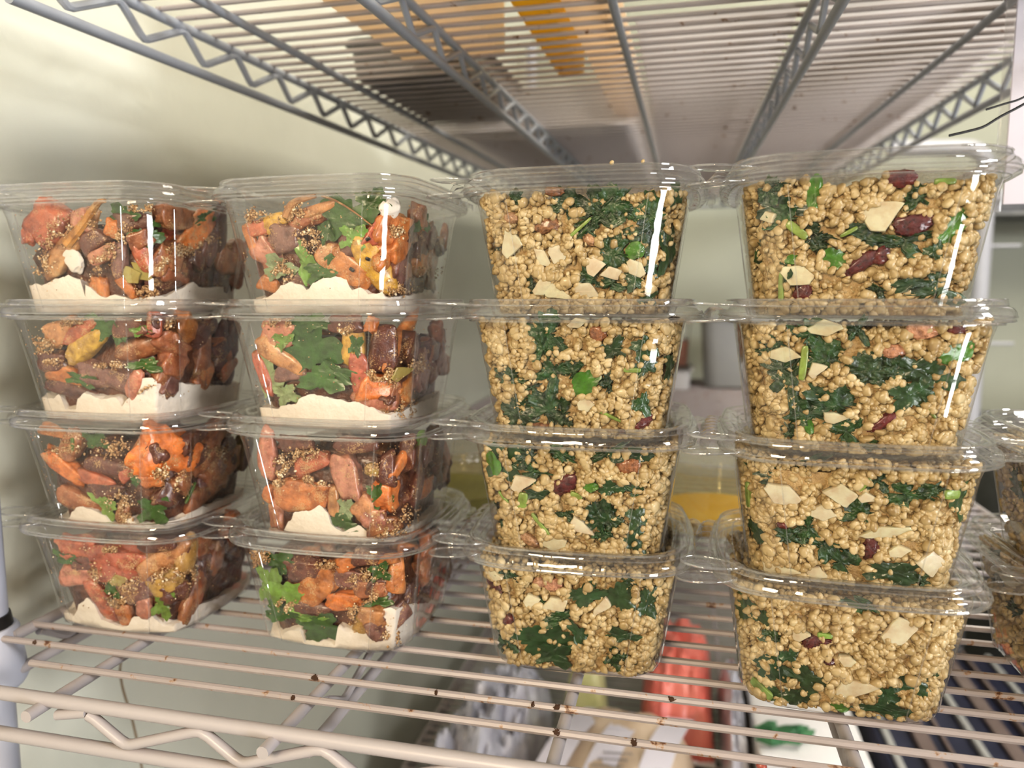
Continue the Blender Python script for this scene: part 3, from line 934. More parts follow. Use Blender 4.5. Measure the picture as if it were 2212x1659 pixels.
K((3, 3), 3.687, 980, 640, [
 ('K',720,280,240,270,0),('K',680,390,130,180,0),('K',850,390,130,100,0),('K',430,640,200,120,0),('K',780,640,200,260,0),('K',930,600,200,130,0),('K',700,870,230,180,0),
 ('K',870,960,190,210,0),('K',520,920,230,230,0),('k',1520,390,190,150,0),('k',1270,430,190,140,30),('k',1540,530,160,210,0),('k',1740,560,70,210,0),('K',620,740,110,70,0),
 ('k',1500,860,130,170,0),('K',1220,700,120,150,0),
 ('L',1040,690,270,200,48),('S',1420,590,140,40,0),('S',1230,950,230,28,-25),
 ('O',1050,860,140,130,15),('O',980,210,170,80,0),('B',1150,300,160,150,0),('B',680,1035,200,50,0),('C',1520,1010,190,110,35),('C',1350,1080,90,50,0)])
K((3, 2), 3.687, 980, 920, [
 ('k',380,310,270,280,0),('K',560,250,140,130,0),('K',620,370,210,140,0),('K',860,220,170,100,0),('L',290,300,110,200,10),('K',1240,230,260,110,0),('k',1500,250,210,130,0),
 ('K',310,700,90,210,0),('K',1140,730,190,230,0),('K',1190,860,140,130,0),('K',1250,740,150,170,0),('k',1470,740,160,170,0),('k',1450,920,150,250,0),('K',900,720,140,80,0),
 ('K',1420,520,160,100,0),('k',660,560,190,90,0),('k',1260,500,170,120,0),
 ('L',1080,490,130,100,20),('S',690,790,230,34,-52),('S',390,570,130,28,-45),('S',545,600,140,80,80),('S',975,560,100,50,-20),
 ('O',550,470,200,150,0),('O',1020,820,210,100,-35),('O',800,940,190,110,20),('C',880,480,270,160,38),('B',1390,330,200,150,0),('R',600,950,220,90,-30)])
K((3, 1), 3.687, 980, 1180, [
 ('k',720,760,430,290,10),('K',820,580,190,100,0),('k',980,690,210,120,-50),('k',800,920,240,180,0),('K',1300,880,160,190,0),('k',1350,720,210,120,0),('k',1050,400,260,170,20),
 ('k',1300,420,230,260,0),('K',1520,320,280,110,0),('k',1570,480,140,260,0),('K',330,720,70,130,0),('K',400,780,100,100,0),('K',430,240,150,60,0),('K',360,900,90,90,0),('K',700,450,60,60,0),
 ('O',800,470,200,130,10),('O',620,440,130,130,30),('O',310,230,120,90,-20),('O',1180,500,90,200,-30),('C',410,600,120,100,50),('C',270,310,130,110,0),('R',790,320,170,120,0),('R',680,300,120,90,0)])
# --- fourth stack
K((4, 4), 3.107, 1500, 320, [
 ('k',590,390,330,160,0),('K',470,300,110,140,0),('K',430,720,170,290,0),('K',560,460,160,120,0),('K',830,580,190,130,0),('K',1190,570,240,110,-10),('K',1420,640,270,130,0),
 ('K',1640,960,250,200,0),('k',1440,910,210,90,10),('K',1490,320,130,110,0),('K',560,180,100,60,0),('k',1610,690,110,120,0),('K',850,640,90,120,0),('K',1250,960,140,80,-20),
 ('L',810,290,110,240,0),('L',930,740,170,160,25),('L',1745,540,330,140,60),('L',655,745,100,70,20),
 ('S',690,550,170,60,-38),('S',575,930,200,36,88),('S',1690,220,130,45,0),('S',1040,560,120,30,28),
 ('O',1280,440,260,220,20),('O',690,850,220,140,0),('O',480,460,90,80,0),('C',1390,180,220,130,0),('C',1480,510,270,150,10),('C',1120,770,280,120,36),('C',730,960,150,120,70),('C',1265,720,150,110,60)])
K((4, 3), 3.107, 1500, 640, [
 ('K',760,250,190,160,0),('K',870,390,180,170,0),('K',530,310,90,90,0),('K',440,345,90,80,0),('K',640,580,200,310,0),('K',560,480,170,150,0),('K',900,700,290,170,0),
 ('K',760,780,210,130,0),('K',1220,480,260,170,0),('K',1110,230,120,150,0),('k',1480,500,210,160,0),('k',1640,560,340,230,0),('k',1440,680,210,170,0),('K',1010,900,190,160,0),
 ('K',620,910,90,90,0),('K',1220,1010,150,60,0),('K',1370,480,140,130,0),('k',1520,620,160,150,0),
 ('L',1790,380,220,150,20),('L',775,880,60,110,0),('S',735,450,240,50,87),('S',1590,770,130,25,-55),
 ('O',610,390,200,110,0),('O',880,210,230,110,-10),('O',830,500,120,110,0),('O',960,820,170,80,0),('C',1270,850,230,100,35),('C',1770,230,140,70,0),('R',1540,240,230,110,0),('R',1340,370,170,110,0)])
K((4, 2), 3.107, 1500, 960, [
 ('K',680,220,450,180,0),('K',340,190,170,130,0),('K',280,290,90,130,0),('K',770,570,130,160,0),('K',640,620,140,100,0),('K',870,700,210,130,-30),('K',980,790,210,140,-40),
 ('k',1330,870,260,140,0),('k',1420,880,140,130,0),('K',1090,450,150,120,0),('K',1440,340,260,130,10),('K',1620,310,160,80,20),('K',1240,270,130,100,0),('k',380,600,120,170,0),
 ('K',1530,930,120,80,0),('k',1820,360,70,300,0),('k',340,500,100,200,0),
 ('S',1145,270,120,42,55),('S',345,340,190,60,86),('S',1740,340,90,70,0),
 ('O',590,340,240,140,-8),('O',980,340,210,150,-15),('O',870,460,160,120,0),('O',1290,590,330,80,8),('O',1170,370,120,80,-20),('O',580,870,230,100,0),('O',820,900,130,110,0),('O',1590,800,150,190,-15),
 ('O',1380,720,130,90,20),('C',1190,710,190,110,80),('C',600,550,100,50,0)])
K((4, 1), 3.107, 1500, 1240, [
 ('k',350,260,210,170,0),('K',510,430,110,80,0),('k',500,650,220,220,0),('k',640,560,100,120,0),('k',760,720,240,140,-35),('k',560,850,130,100,0),('k',700,830,130,120,0),
 ('k',1230,970,230,90,0),('k',1500,760,220,170,0),('k',1380,950,170,90,0),('K',1150,220,230,80,0),('k',1300,830,120,130,0),
 ('O',1380,390,200,210,0),('O',1090,790,240,160,0),('O',720,420,110,90,0),('O',1030,590,110,80,0),('L',980,980,120,60,0),('S',440,800,130,70,-25),('S',880,420,90,40,0),
 ('C',790,470,130,110,40),('C',910,600,80,60,0),('C',870,460,110,40,0)])
# --- rightmost stack (cut by the photo's edge)
K((5, 2), 3.32, 2012, 860, [('K',600,640,120,160,0),('K',520,840,110,90,0),('O',600,420,110,80,0),('O',610,930,120,90,0),('K',640,420,60,60,0)])
K((5, 1), 3.32, 2012, 1160, [('K',440,260,90,120,0),('K',560,500,120,110,0),('O',540,300,130,90,0),('K',430,130,90,80,0)])

# ------------------------------------------------------------------ unseen-side fill: dark glazed mass, yogurt, crumbs, couscous
ICO1 = None
def ico(sub):
    t = (1+5**.5)/2
    v = [(-1,t,0),(1,t,0),(-1,-t,0),(1,-t,0),(0,-1,t),(0,1,t),(0,-1,-t),(0,1,-t),(t,0,-1),(t,0,1),(-t,0,-1),(-t,0,1)]
    f = [(0,11,5),(0,5,1),(0,1,7),(0,7,10),(0,10,11),(1,5,9),(5,11,4),(11,10,2),(10,7,6),(7,1,8),(3,9,4),(3,4,2),(3,2,6),(3,6,8),(3,8,9),(4,9,5),(2,4,11),(6,2,10),(8,6,7),(9,8,1)]
    v = [tuple(c/math.sqrt(1+t*t) for c in p) for p in v]
    for _ in range(sub):
        mid = {}; nf = []
        def m(a, b):
            k = (min(a, b), max(a, b))
            if k not in mid:
                p = [(v[a][i]+v[b][i])/2 for i in range(3)]
                L = math.sqrt(sum(c*c for c in p))
                v.append(tuple(c/L for c in p)); mid[k] = len(v)-1
            return mid[k]
        for a, b, c in f:
            x, y, z = m(a, b), m(b, c), m(c, a)
            nf += [(a, x, z), (b, y, x), (c, z, y), (x, y, z)]
        f = nf
    return np.array(v, dtype=np.float32), np.array(f, dtype=np.int32)
ICO = [ico(0), ico(1)]

def balls(pos, rad, sub, squash=0.25, rough=0.0):
    """many small rounded grains as one vertex and face array"""
    tv, tf = ICO[sub]
    n = len(pos)
    sc = rad[:, None]*(1+rng.uniform(-squash, squash, (n, 3)))
    # random turn about a random axis keeps the facets from lining up
    ax = rng.normal(size=(n, 3)); ax /= np.linalg.norm(ax, axis=1)[:, None]
    an = rng.uniform(0, 2*np.pi, n)
    K_ = np.zeros((n, 3, 3)); K_[:, 0, 1] = -ax[:, 2]; K_[:, 0, 2] = ax[:, 1]; K_[:, 1, 0] = ax[:, 2]; K_[:, 1, 2] = -ax[:, 0]; K_[:, 2, 0] = -ax[:, 1]; K_[:, 2, 1] = ax[:, 0]
    R = np.eye(3)[None] + np.sin(an)[:, None, None]*K_ + (1-np.cos(an))[:, None, None]*(K_ @ K_)
    tm = tv[None]*sc[:, None, :]
    if rough:
        wv = rng.normal(size=(n, 3, 3))*1.9
        ph = rng.uniform(0, 6.28, (n, 1, 3))
        tm = tm*(1 + rough*np.sin(np.einsum('kj,nij->nki', tv, wv) + ph).sum(2, keepdims=True)/1.6)
    v = np.einsum('nij,nkj->nki', R, tm) + pos[:, None, :]
    f = tf[None] + (np.arange(n)*len(tv))[:, None, None]
    return v.reshape(-1, 3), f.reshape(-1, 3)

def place_box_obj(o, b):
    o.location = b['loc']
    o.rotation_euler = (0, 0, b['r'])

def outline_pts(h, n):
    """n random points on the rounded-square outline with outward normals (front, right and left favoured)"""
    pts = []
    while len(pts) < n:
        q = random.random()
        if q < 0.50: x, y = random.uniform(-h, h), -h
        elif q < 0.75: x, y = h, random.uniform(-h, h)
        elif q < 0.93: x, y = -h, random.uniform(-h, h)
        else: x, y = random.uniform(-h, h), h
        r = R_BODY
        qx, qy = abs(x)-(h-r), abs(y)-(h-r)
        if qx > 0 and qy > 0:
            L = math.hypot(qx, qy)
            nx, ny = math.copysign(qx/L, x), math.copysign(qy/L, y)
            x, y = math.copysign(h-r, x)+nx*r, math.copysign(h-r, y)+ny*r
        else:
            nx, ny = (math.copysign(1, x), 0) if abs(x) >= abs(y) else (0, math.copysign(1, y))
        pts.append((x, y, nx, ny))
    return pts

def couscous(bk):
    b = BOX[bk]
    seed = bk[0]*13.7 + bk[1]*5.1
    P, R1 = [], []
    far = bk[0] == 5
    gr = 0.00160
    layers = [(0.0009, 2500, 1), (0.0026, 2300, 0), (0.0044, 1900, 0)]
    allv, allf, base = [], [], 0
    for inset, n, sub in layers:
        zs = np.array([random.uniform(0.0015, 0.0605) for _ in range(n)])
        pos = np.zeros((n, 3)); nrm = np.zeros((n, 2)); keep = np.ones(n, bool)
        raw = outline_pts(1.0, n)
        for i in range(n):
            h = half_at(zs[i]) - 0.0010
            x, y = 0, 0
            u = raw[i]
            # rescale the unit outline onto this height
            px, py = u[0]*h, u[1]*h
            f = sdf(px, py, h)
            nx, ny = u[2], u[3]
            if f > 0:
                qx, qy = abs(px)-(h-R_BODY), abs(py)-(h-R_BODY)
                L = math.hypot(max(qx, 0), max(qy, 0)) or 1
                nx, ny = math.copysign(max(qx, 0)/L, px), math.copysign(max(qy, 0)/L, py)
            px -= nx*f; py -= ny*f
            cl = noise.noise(Vector((px*150+seed, py*150, zs[i]*150)))
            topn = 0.0575 + 0.004*noise.noise(Vector((px*60+seed, py*60, 3.3)))
            if zs[i] > topn: keep[i] = False
            if inset < 0.002 and cl < -0.10: keep[i] = False
            if 0.002 < inset < 0.004 and cl < -0.34: keep[i] = False
            dd = inset + 0.0007*random.random() + (0.0006 if cl < 0.1 else 0)
            pos[i] = (px-nx*dd, py-ny*dd, zs[i])
            nrm[i] = (nx, ny)
        # leave room for the pieces pressed against the wall
        for pc in b['pieces']:
            if not pc['void']: continue
            n0 = pc['n']; p0 = pc['p']
            tx, ty = -n0[1], n0[0]
            du = (pos[:, 0]-p0.x)*tx + (pos[:, 1]-p0.y)*ty
            dz = pos[:, 2]-p0.z
            ca, sa = math.cos(pc['a']), math.sin(pc['a'])
            a1 = (du*ca + dz*sa)/(pc['w']*0.5)
            a2 = (-du*sa + dz*ca)/(pc['h']*0.5)
            near = (nrm[:, 0]*n0[0] + nrm[:, 1]*n0[1]) > 0.3
            ins = (a1*a1 + a2*a2) < (0.80 if inset < 0.002 else 0.6)
            stray = rng.random(n) < (0.05 if pc['cat'] == 'kale' else 0.015)
            if inset > 0.004: stray[:] = True
            keep &= ~(near & ins & ~stray)
        pos = pos[keep]
        rad = gr*rng.choice([0.62, 0.8, 0.95, 1.1, 1.35], len(pos))*rng.uniform(0.9, 1.1, len(pos))
        v, f = balls(pos, rad, 1 if inset < 0.004 else 0, 0.32, 0.22)
        # grains flatten where they press on the plastic
        hh = B0 + SLOPE*np.clip(v[:, 2], 0, 0.062) - 0.0006
        ax_, ay_ = np.abs(v[:, 0]) - (hh-R_BODY), np.abs(v[:, 1]) - (hh-R_BODY)
        mx_, my_ = np.maximum(ax_, 0), np.maximum(ay_, 0)
        ll = np.hypot(mx_, my_)
        over = np.maximum(ll - R_BODY, 0)
        ll = np.maximum(ll, 1e-9)
        v[:, 0] -= np.sign(v[:, 0])*mx_/ll*over
        v[:, 1] -= np.sign(v[:, 1])*my_/ll*over
        v[:, 2] = np.maximum(v[:, 2], 0.0014)
        allv.append(v); allf.append(f+base); base += len(v)
    # loose top
    n = 1300
    q = rng.uniform(-1, 1, (n, 2))*0.047
    pos = np.array([(x, y, 0.0545 + 0.0035*noise.noise(Vector((x*60+seed, y*60, 3.3))) + random.uniform(-.001, .0012)) for x, y in q])
    pos = pos[[sdf(p[0], p[1], 0.0485) < -0.001 for p in pos]]
    v, f = balls(pos, gr*rng.uniform(0.75, 1.3, len(pos)), 0)
    allv.append(v); allf.append(f+base); base += len(v)
    me = fast_mesh('couscous', np.concatenate(allv), [np.concatenate(allf)])
    me.materials.append(M['grain'])
    # solid bed behind the loose grains
    cb = MB().loft([[(x, y, z) for x, y in rrect(half_at(z)-0.0052, half_at(z)-0.0052, 0.015, 5, 5)] for z in (0.0014, 0.012, 0.028, 0.044, 0.0535)], True, True)
    o = bpy.data.objects.new('couscous', me)
    col.objects.link(o)
    place_box_obj(o, b)
    tag(o, f'pale golden couscous grains filling the {b["word"]}', 'couscous', None, 'stuff')
    c = cb.build('packed_couscous', M['core'], o)
    c['kind'] = 'stuff'

for s in (3, 4, 5):
    for t in range(1, STACKS[s]['n']+1):
        couscous((s, t))

CREAM = {
 (1, 4): (3.95, 0, 360, [(270,1010),(400,960),(560,930),(690,960),(720,1000),(740,1130),(900,1120),(1000,1100),(1180,1120),(1380,1110),(1500,1060),(1640,970),(1720,1040),(1860,1010),(2060,1000)]),
 (1, 3): (3.95, 0, 640, [(400,870),(450,830),(500,960),(620,960),(640,870),(720,830),(900,880),(1030,870),(1060,960),(1150,860),(1220,720),(1300,700),(1500,710),(1600,730),(1700,730),(1830,740),(2000,760)]),
 (1, 2): (3.95, 0, 880, [(480,960),(560,900),(620,850),(760,860),(900,920),(980,990),(1080,1000),(1150,930),(1200,1000),(1350,1010),(1500,960),(1650,880),(1900,790),(2000,760)]),
 (1, 1): (3.95, 0, 1100, [(560,900),(640,800),(720,750),(780,800),(850,940),(1000,1000),(1100,1010),(1180,930),(1300,900),(1400,960),(1480,1000),(1560,960),(1600,880),(1700,830),(1900,760)]),
 (2, 4): (3.687, 440, 360, [(420,1050),(500,1010),(580,940),(670,910),(760,930),(820,980),(880,930),(960,890),(1080,880),(1170,900),(1210,980),(1300,950),(1400,1010),(1500,1050),(1700,1050),(1850,980),(1950,1000)]),
 (2, 3): (3.687, 440, 640, [(510,900),(560,870),(700,870),(740,810),(860,780),(950,800),(1100,820),(1250,850),(1400,890),(1500,930),(1580,930),(1700,880),(1850,800)]),
 (2, 2): (3.687, 440, 900, [(540,920),(640,830),(680,760),(820,750),(930,710),(1000,770),(1010,850),(1120,910),(1200,890),(1280,880),(1400,960),(1500,980),(1700,900),(1850,780)]),
 (2, 1): (3.687, 440, 1120, [(540,960),(600,900),(740,890),(760,1010),(1070,1010),(1075,860),(1130,900),(1240,930),(1400,800),(1550,700),(1650,670),(1800,640)]),
}

def yogurt(bk):
    b = BOX[bk]
    S, x0, y0, pts = CREAM[bk]
    fr, rg = [], []
    for x, y in pts:
        p, nx, ny, _ = hit(b, x0+x/S, y0+y/S)
        if nx > 0.8: rg.append((p.y, max(p.z, 0.002)))
        else: fr.append((p.x, max(p.z, 0.002)))
    fr.sort(); rg.sort()
    def interp(l, a, default):
        if not l: return default
        if a <= l[0][0]: return l[0][1]
        for (x1, z1), (x2, z2) in zip(l, l[1:]):
            if a <= x2:
                t = (a-x1)/max(x2-x1, 1e-6)
                t = t*t*(3-2*t)*0.6 + t*0.4
                return z1+(z2-z1)*t
        return l[-1][1]
    mean = sum(z for _, z in fr)/len(fr)
    N = 56
    def height(gx, gy):
        x, y = gx*0.045, gy*0.045
        df, dr = (gy+1), (1-gx)
        f = interp(fr, x, mean)
        g = interp(rg, y, f if not rg else mean)
        w = dr/(df+dr+1e-6) if rg else 1.0
        h = f*w + g*(1-w)
        k = min(1, df*1.3)
        h = h*(1-k*0.35) + mean*k*0.35 + 0.0012*noise.noise(Vector((x*120+bk[0]*9, y*120, bk[1]*4.0)))
        h += 0.0009*noise.noise(Vector((x*330+bk[0]*9, y*330, bk[1]*4.0)))
        return min(max(h, 0.0022), 0.045)
    def foot(gx, gy, z):
        h = half_at(z) - 0.0009
        c = 0.46
        return (gx*h*math.sqrt(1-c*gy*gy/2), gy*h*math.sqrt(1-c*gx*gx/2))
    m = MB()
    rows = []
    for j in range(N+1):
        r = []
        for i in range(N+1):
            gx, gy = -1+2*i/N, -1+2*j/N
            z = height(gx, gy)
            x, y = foot(gx, gy, z)
            r.append((x, y, z))
        rows.append(r)
    m.grid(rows)
    per = [(i, 0) for i in range(N)] + [(N, j) for j in range(N)] + [(N-i, N) for i in range(N)] + [(0, N-j) for j in range(N)]
    rings = []
    for k in range(5):
        rr = []
        for i, j in per:
            gx, gy = -1+2*i/N, -1+2*j/N
            z = 0.0013 + (height(gx, gy)-0.0013)*k/4
            x, y = foot(gx, gy, z)
            rr.append((x, y, z))
        rings.append(rr)
    m.loft(rings, True, False)
    o = m.build('yogurt_layer', M['yogurt'], None, True, None)
    place_box_obj(o, b)
    tag(o, f'thick white yogurt layer in the {b["word"]}', 'yogurt')
    return mean

def crumbs(bk):
    b = BOX[bk]
    pos, rad = [], []
    for (u, v, w, h, a) in b.get('crumbs', []):
        n = int(min(420, 60 + w*h*0.26))
        for _ in range(n):
            x, y = w*random.gauss(0, 0.27), h*random.gauss(0, 0.27)
            if noise.noise(Vector((u+x, v+y, 0))*0.055) < -0.12: continue
            ca, sa = math.cos(math.radians(a)), math.sin(math.radians(a))
            p, nx, ny, _ = hit(b, u + x*ca + y*sa, v - x*sa + y*ca)
            if p.z > 0.059 or p.z < 0.002: continue
            dd = random.uniform(0.0002, 0.0016)
            pos.append((p.x-nx*dd, p.y-ny*dd, p.z)); rad.append(random.choice([0.0002, 0.00026, 0.00032, 0.0004, 0.0005, 0.0007]))
    for _ in range(190):
        h0 = random.uniform(0.012, 0.057)
        x, y, nx, ny = outline_pts(half_at(h0)-0.0014, 1)[0]
        pos.append((x, y, h0)); rad.append(random.uniform(0.0002, 0.0004))
    v, f = balls(np.array(pos), np.array(rad), 0, 0.4)
    me = fast_mesh('seed_crumbs', v, [f])
    me.materials.append(M['crumb'])
    o = bpy.data.objects.new('seed_crumbs', me)
    col.objects.link(o)
    place_box_obj(o, b)
    tag(o, f'golden brown nut and seed crumbs over carrots in the {b["word"]}', 'crumbs', None, 'stuff')

def mash(bk, mean):
    b = BOX[bk]
    rings = []
    for z in (0.004, 0.012, 0.022, 0.032, 0.042, 0.048):
        ins = 0.0065 if z < 0.04 else 0.012
        rr = []
        for x, y in rrect(half_at(z)-ins, half_at(z)-ins, 0.016, 10, 6):
            k = 1 + 0.05*noise.noise(Vector((x*110, y*110, z*110+bk[1]*7+bk[0])))
            rr.append((x*k, y*k, z + 0.003*noise.noise(Vector((x*90, y*90, bk[1]*3.0)))))
        rings.append(rr)
    o = MB().loft(rings, True, True).build('roasted_vegetable_mix', M['mash'], None, True, None)
    place_box_obj(o, b)
    tag(o, f'dark glazed roasted vegetable mix deep inside the {b["word"]}', 'vegetables', None, 'stuff')

for s in (1, 2):
    for t in range(1, 5):
        mean = yogurt((s, t))
        crumbs((s, t))
        mash((s, t), mean)
        b = BOX[(s, t)]
        # a few more chunks on the right side wall and on top, where the photo shows only blurred orange and brown
        for k in range(9):
            y = random.uniform(-0.030, 0.040); z = random.uniform(0.020, 0.050)
            h = half_at(z)-0.0012
            kind = random.choice('bdbodm')
            w_m, h_m = random.uniform(0.018, 0.030), random.uniform(0.011, 0.018)
            th = 0.010
            o = bpy.data.objects.new('carrot_chunk', SH['chunk'][k % 4])
            col.objects.link(o)
            o.matrix_world = (Matrix.Translation(b['loc']) @ Matrix.Rotation(b['r'], 4, 'Z') @ Matrix.Translation((h-th/2-0.0004, y, z))
                              @ Matrix.Rotation(PI/2, 4, 'Z') @ Matrix.Rotation(random.uniform(-1.4, 1.4), 4, 'Y') @ Matrix.Diagonal((w_m, th, h_m, 1)))
            o.color = (*jitter(CARROT[kind], .12), 1)
            b['pieces'].append(dict(o=o, p=Vector((h, y, z)), n=(1, 0), w=w_m, h=h_m, a=0, lab=CNAME[kind][1], cat='carrot', void=False, bk=(s, t), side='right side'))
        for k in range(7):
            x, y = random.uniform(-0.030, 0.034), random.uniform(-0.026, 0.034)
            kind = random.choice('obrtodm')
            o = bpy.data.objects.new('carrot_chunk', SH['chunk'][(k+1) % 4])
            col.objects.link(o)
            o.matrix_world = (Matrix.Translation(b['loc']) @ Matrix.Rotation(b['r'], 4, 'Z') @ Matrix.Translation((x, y, 0.0455 if t < 4 else 0.043+random.uniform(0, .006)))
                              @ Matrix.Rotation(random.uniform(0, 6), 4, 'Z') @ Matrix.Rotation(random.uniform(-.5, .5), 4, 'Y') @ Matrix.Diagonal((0.024, 0.014, 0.011, 1)))
            o.color = (*jitter(CARROT[kind], .12), 1)
            b['pieces'].append(dict(o=o, p=Vector((x, y, 0.045)), n=(0, 0), w=.024, h=.014, a=0, lab=CNAME[kind][1], cat='carrot', void=False, bk=(s, t), side='top'))

# root tails and strands
def strand(bk, S, x0, y0, pts, r0, r1, colr, name, lab, cat):
    b = BOX[bk]
    P = []
    for x, y in pts:
        p, nx, ny, _ = hit(b, x0+x/S, y0+y/S)
        p = p - Vector((nx, ny, 0))*0.0012
        p.z = min(p.z, 0.0598)
        P.append(p)
    fine = []
    for i in range(len(P)-1):
        for k in range(4):
            fine.append(P[i].lerp(P[i+1], k/4))
    fine.append(P[-1])
    for _ in range(2):
        fine = [fine[0]] + [(fine[i-1]+fine[i]*2+fine[i+1])/4 for i in range(1, len(fine)-1)] + [fine[-1]]
    n = len(fine)
    o = MB().tube(fine, [r0+(r1-r0)*i/(n-1) for i in range(n)], 8).build(name, M['carrot'])
    place_box_obj(o, b)
    o.color = (*colr, 1)
    tag(o, lab, cat)
strand((1, 4), 3.95, 0, 360, [(880,250),(840,290),(800,330),(740,430),(660,540),(560,660)], 0.0011, 0.0030, (0.56, 0.26, 0.06), 'carrot_root_tail', 'thin tan carrot root tail slanting up in the top box of leftmost stack', 'carrot')
strand((2, 4), 3.687, 440, 360, [(880,185),(790,250),(690,290),(650,400)], 0.0011, 0.0026, (0.50, 0.25, 0.10), 'carrot_root_tail', 'curved tan carrot root tail in the top box of second stack', 'carrot')
strand((2, 4), 3.687, 440, 360, [(930,185),(1050,270),(1180,350),(1340,470)], 0.0007, 0.0004, (0.36, 0.18, 0.07), 'root_hair', 'thread-thin brown root hair crossing parsley in the second stack', 'root')
# black sesame seeds on the yellow carrot
for (x, y) in ((1305, 575), (1305, 735), (1425, 720), (1175, 820)):
    piece((2, 4), 'stem', 'black_seed', 'tiny black seed on yellow carrot', 'seed', 440+x/3.687, 360+y/3.687, 11, 8, random.uniform(-40, 40), (0.01, 0.01, 0.01), thick=0.0009)
# stray grains on the lids
for (u, v, s, t) in ((1390, 350, 3, 4), (1323, 364, 3, 4)):
    b = BOX[(s, t)]
    p = on_y(u, v, b['loc'].y - 0.050)
    o = bpy.data.objects.new('couscous_grain', fast_mesh('couscous_grain', *[(q[0], [q[1]]) for q in [balls(np.zeros((1, 3)), np.array([0.0011]), 1)]][0]))
    o.data.materials.append(M['grain'])
    col.objects.link(o)
    o.location = (p.x, b['loc'].y-0.0535, b['loc'].z+0.0700)
    tag(o, 'stray couscous grain on the lid rim of third stack top box, ' + ('right one' if u > 1350 else 'left one'), 'couscous')

# ------------------------------------------------------------------ labels: say which piece by kind and by place in its box
SHORT = {1: 'leftmost stack', 2: 'second stack', 3: 'third stack', 4: 'fourth stack', 5: 'rightmost stack'}
TSHORT = {1: 'bottom box', 2: 'third box down', 3: 'second box down', 4: 'top box'}
def where(pc):
    if 'side' in pc:
        return {'right side': 'on right side', 'top': 'at the back'}[pc['side']]
    n = pc['n']
    if n[0] > 0.75: c = 'on right side'
    elif n[0] < -0.75: c = 'on left side'
    else:
        x = pc['p'].x/0.046
        c = 'far left' if x < -0.62 else 'left' if x < -0.22 else 'centre' if x < 0.22 else 'right' if x < 0.62 else 'far right'
    z = pc['p'].z
    r = 'low' if z < 0.018 else 'lower' if z < 0.028 else 'midway' if z < 0.038 else 'upper' if z < 0.047 else 'high'
    return f'{r} {c}'
allp = [pc for b in BOX.values() for pc in b['pieces']]
def text(pc, extra=''):
    s, t = pc['bk']
    tw = TSHORT[t] if s != 5 else ('top box' if t == 2 else 'bottom box')
    return f'{extra}{pc["lab"]} {where(pc)}, {tw}, {SHORT[s]}'
groups = {}
for pc in allp: groups.setdefault(text(pc), []).append(pc)
for tx, ps in groups.items():
    if len(ps) == 2:
        ps.sort(key=lambda q: q['w']*q['h'])
        names = ['smaller ', 'larger ']
    elif len(ps) == 3:
        ps.sort(key=lambda q: q['w']*q['h'])
        names = ['smallest ', 'mid-sized ', 'largest ']
    else:
        names = ['']*len(ps)
    for nm, pc in zip(names, ps):
        grp = tx if len(ps) > 3 else None
        base = {'carrot': 'roasted carrots', 'kale': 'kale pieces', 'onion': 'onion pieces', 'leaf': 'herb leaves', 'cranberry': 'dried cranberries', 'raisin': 'raisins', 'stem': 'green stems', 'seed': 'seeds', 'yogurt': 'yogurt dabs'}[pc['cat']]
        s, t = pc['bk']
        tag(pc['o'], text(pc, nm), pc['cat'], grp or f'{base} in the {TSHORT[t] if s != 5 else ("top box" if t == 2 else "bottom box")} of {SHORT[s]}')

# ------------------------------------------------------------------ things around the boxes
def thing1(name, mb, mat, label, cat, group=None, smooth=True, sharp=40):
    o = mb.build(name, mat, None, smooth, sharp)
    return tag(o, label, cat, group)

def up_z(y):
    return 0.1932 + 0.042*(y-0.44)

M['peach'] = translucent('peach_card', (0.95, 0.82, 0.66), 0.68)
M['board'] = translucent('milky_board', (0.90, 0.88, 0.88), 0.66)
M['mustard'] = translucent('yellow_card', (0.95, 0.68, 0.06), 0.5)
M['teal'] = solid('teal_label', (0.05, 0.22, 0.20), (0.10, 0.42, 0.36), 0.4, 90)
M['darktray'] = solid('dark_tray', (0.10, 0.10, 0.105), (0.16, 0.16, 0.16), 0.35, 20)
M['white'] = solid('white_plastic', (0.70, 0.68, 0.67), (0.76, 0.74, 0.73), 0.45, 15)
M['foil'] = translucent('frosted_tray', (0.62, 0.62, 0.60), 0.6)
M['grey'] = solid('grey_plastic', (0.36, 0.36, 0.35), (0.41, 0.41, 0.39), 0.5, 10)
M['brownstuff'] = solid('brown_filling', (0.20, 0.06, 0.025), (0.34, 0.13, 0.06), 0.5, 40)
M['beige'] = solid('beige_paper', (0.55, 0.42, 0.30), (0.62, 0.50, 0.38), 0.6, 20)
M['red'] = solid('red_wrap', (0.62, 0.13, 0.10), (0.70, 0.22, 0.17), 0.35, 18)
M['navy'] = solid('navy_plastic', (0.018, 0.020, 0.045), (0.035, 0.038, 0.075), 0.4, 12)
M['tanrib'] = solid('tan_ribs', (0.15, 0.11, 0.10), (0.24, 0.19, 0.17), 0.5, 12)
M['bag'] = solid('pale_bag', (0.50, 0.50, 0.58), (0.70, 0.70, 0.76), 0.22, 40, 0.9, coat=0.4)
M['paper'] = solid('white_paper', (0.66, 0.63, 0.69), (0.70, 0.67, 0.73), 0.7, 8)
M['ink'] = solid('grey_ink', (0.20, 0.19, 0.19), None, 0.6)
M['blackwire'] = solid('black_wire', (0.012, 0.011, 0.010), None, 0.4)
M['film'] = clear_plastic('oily_tub_plastic', 1.5, 0.10, 0.06, 0.2, (0.95, 0.90, 0.66), 40)
M['sauce'] = solid('yellow_sauce', (0.78, 0.46, 0.02), (0.85, 0.55, 0.05), 0.25, 12)
M['olive'] = solid('olive_dressing', (0.20, 0.19, 0.04), (0.30, 0.28, 0.08), 0.3, 20)
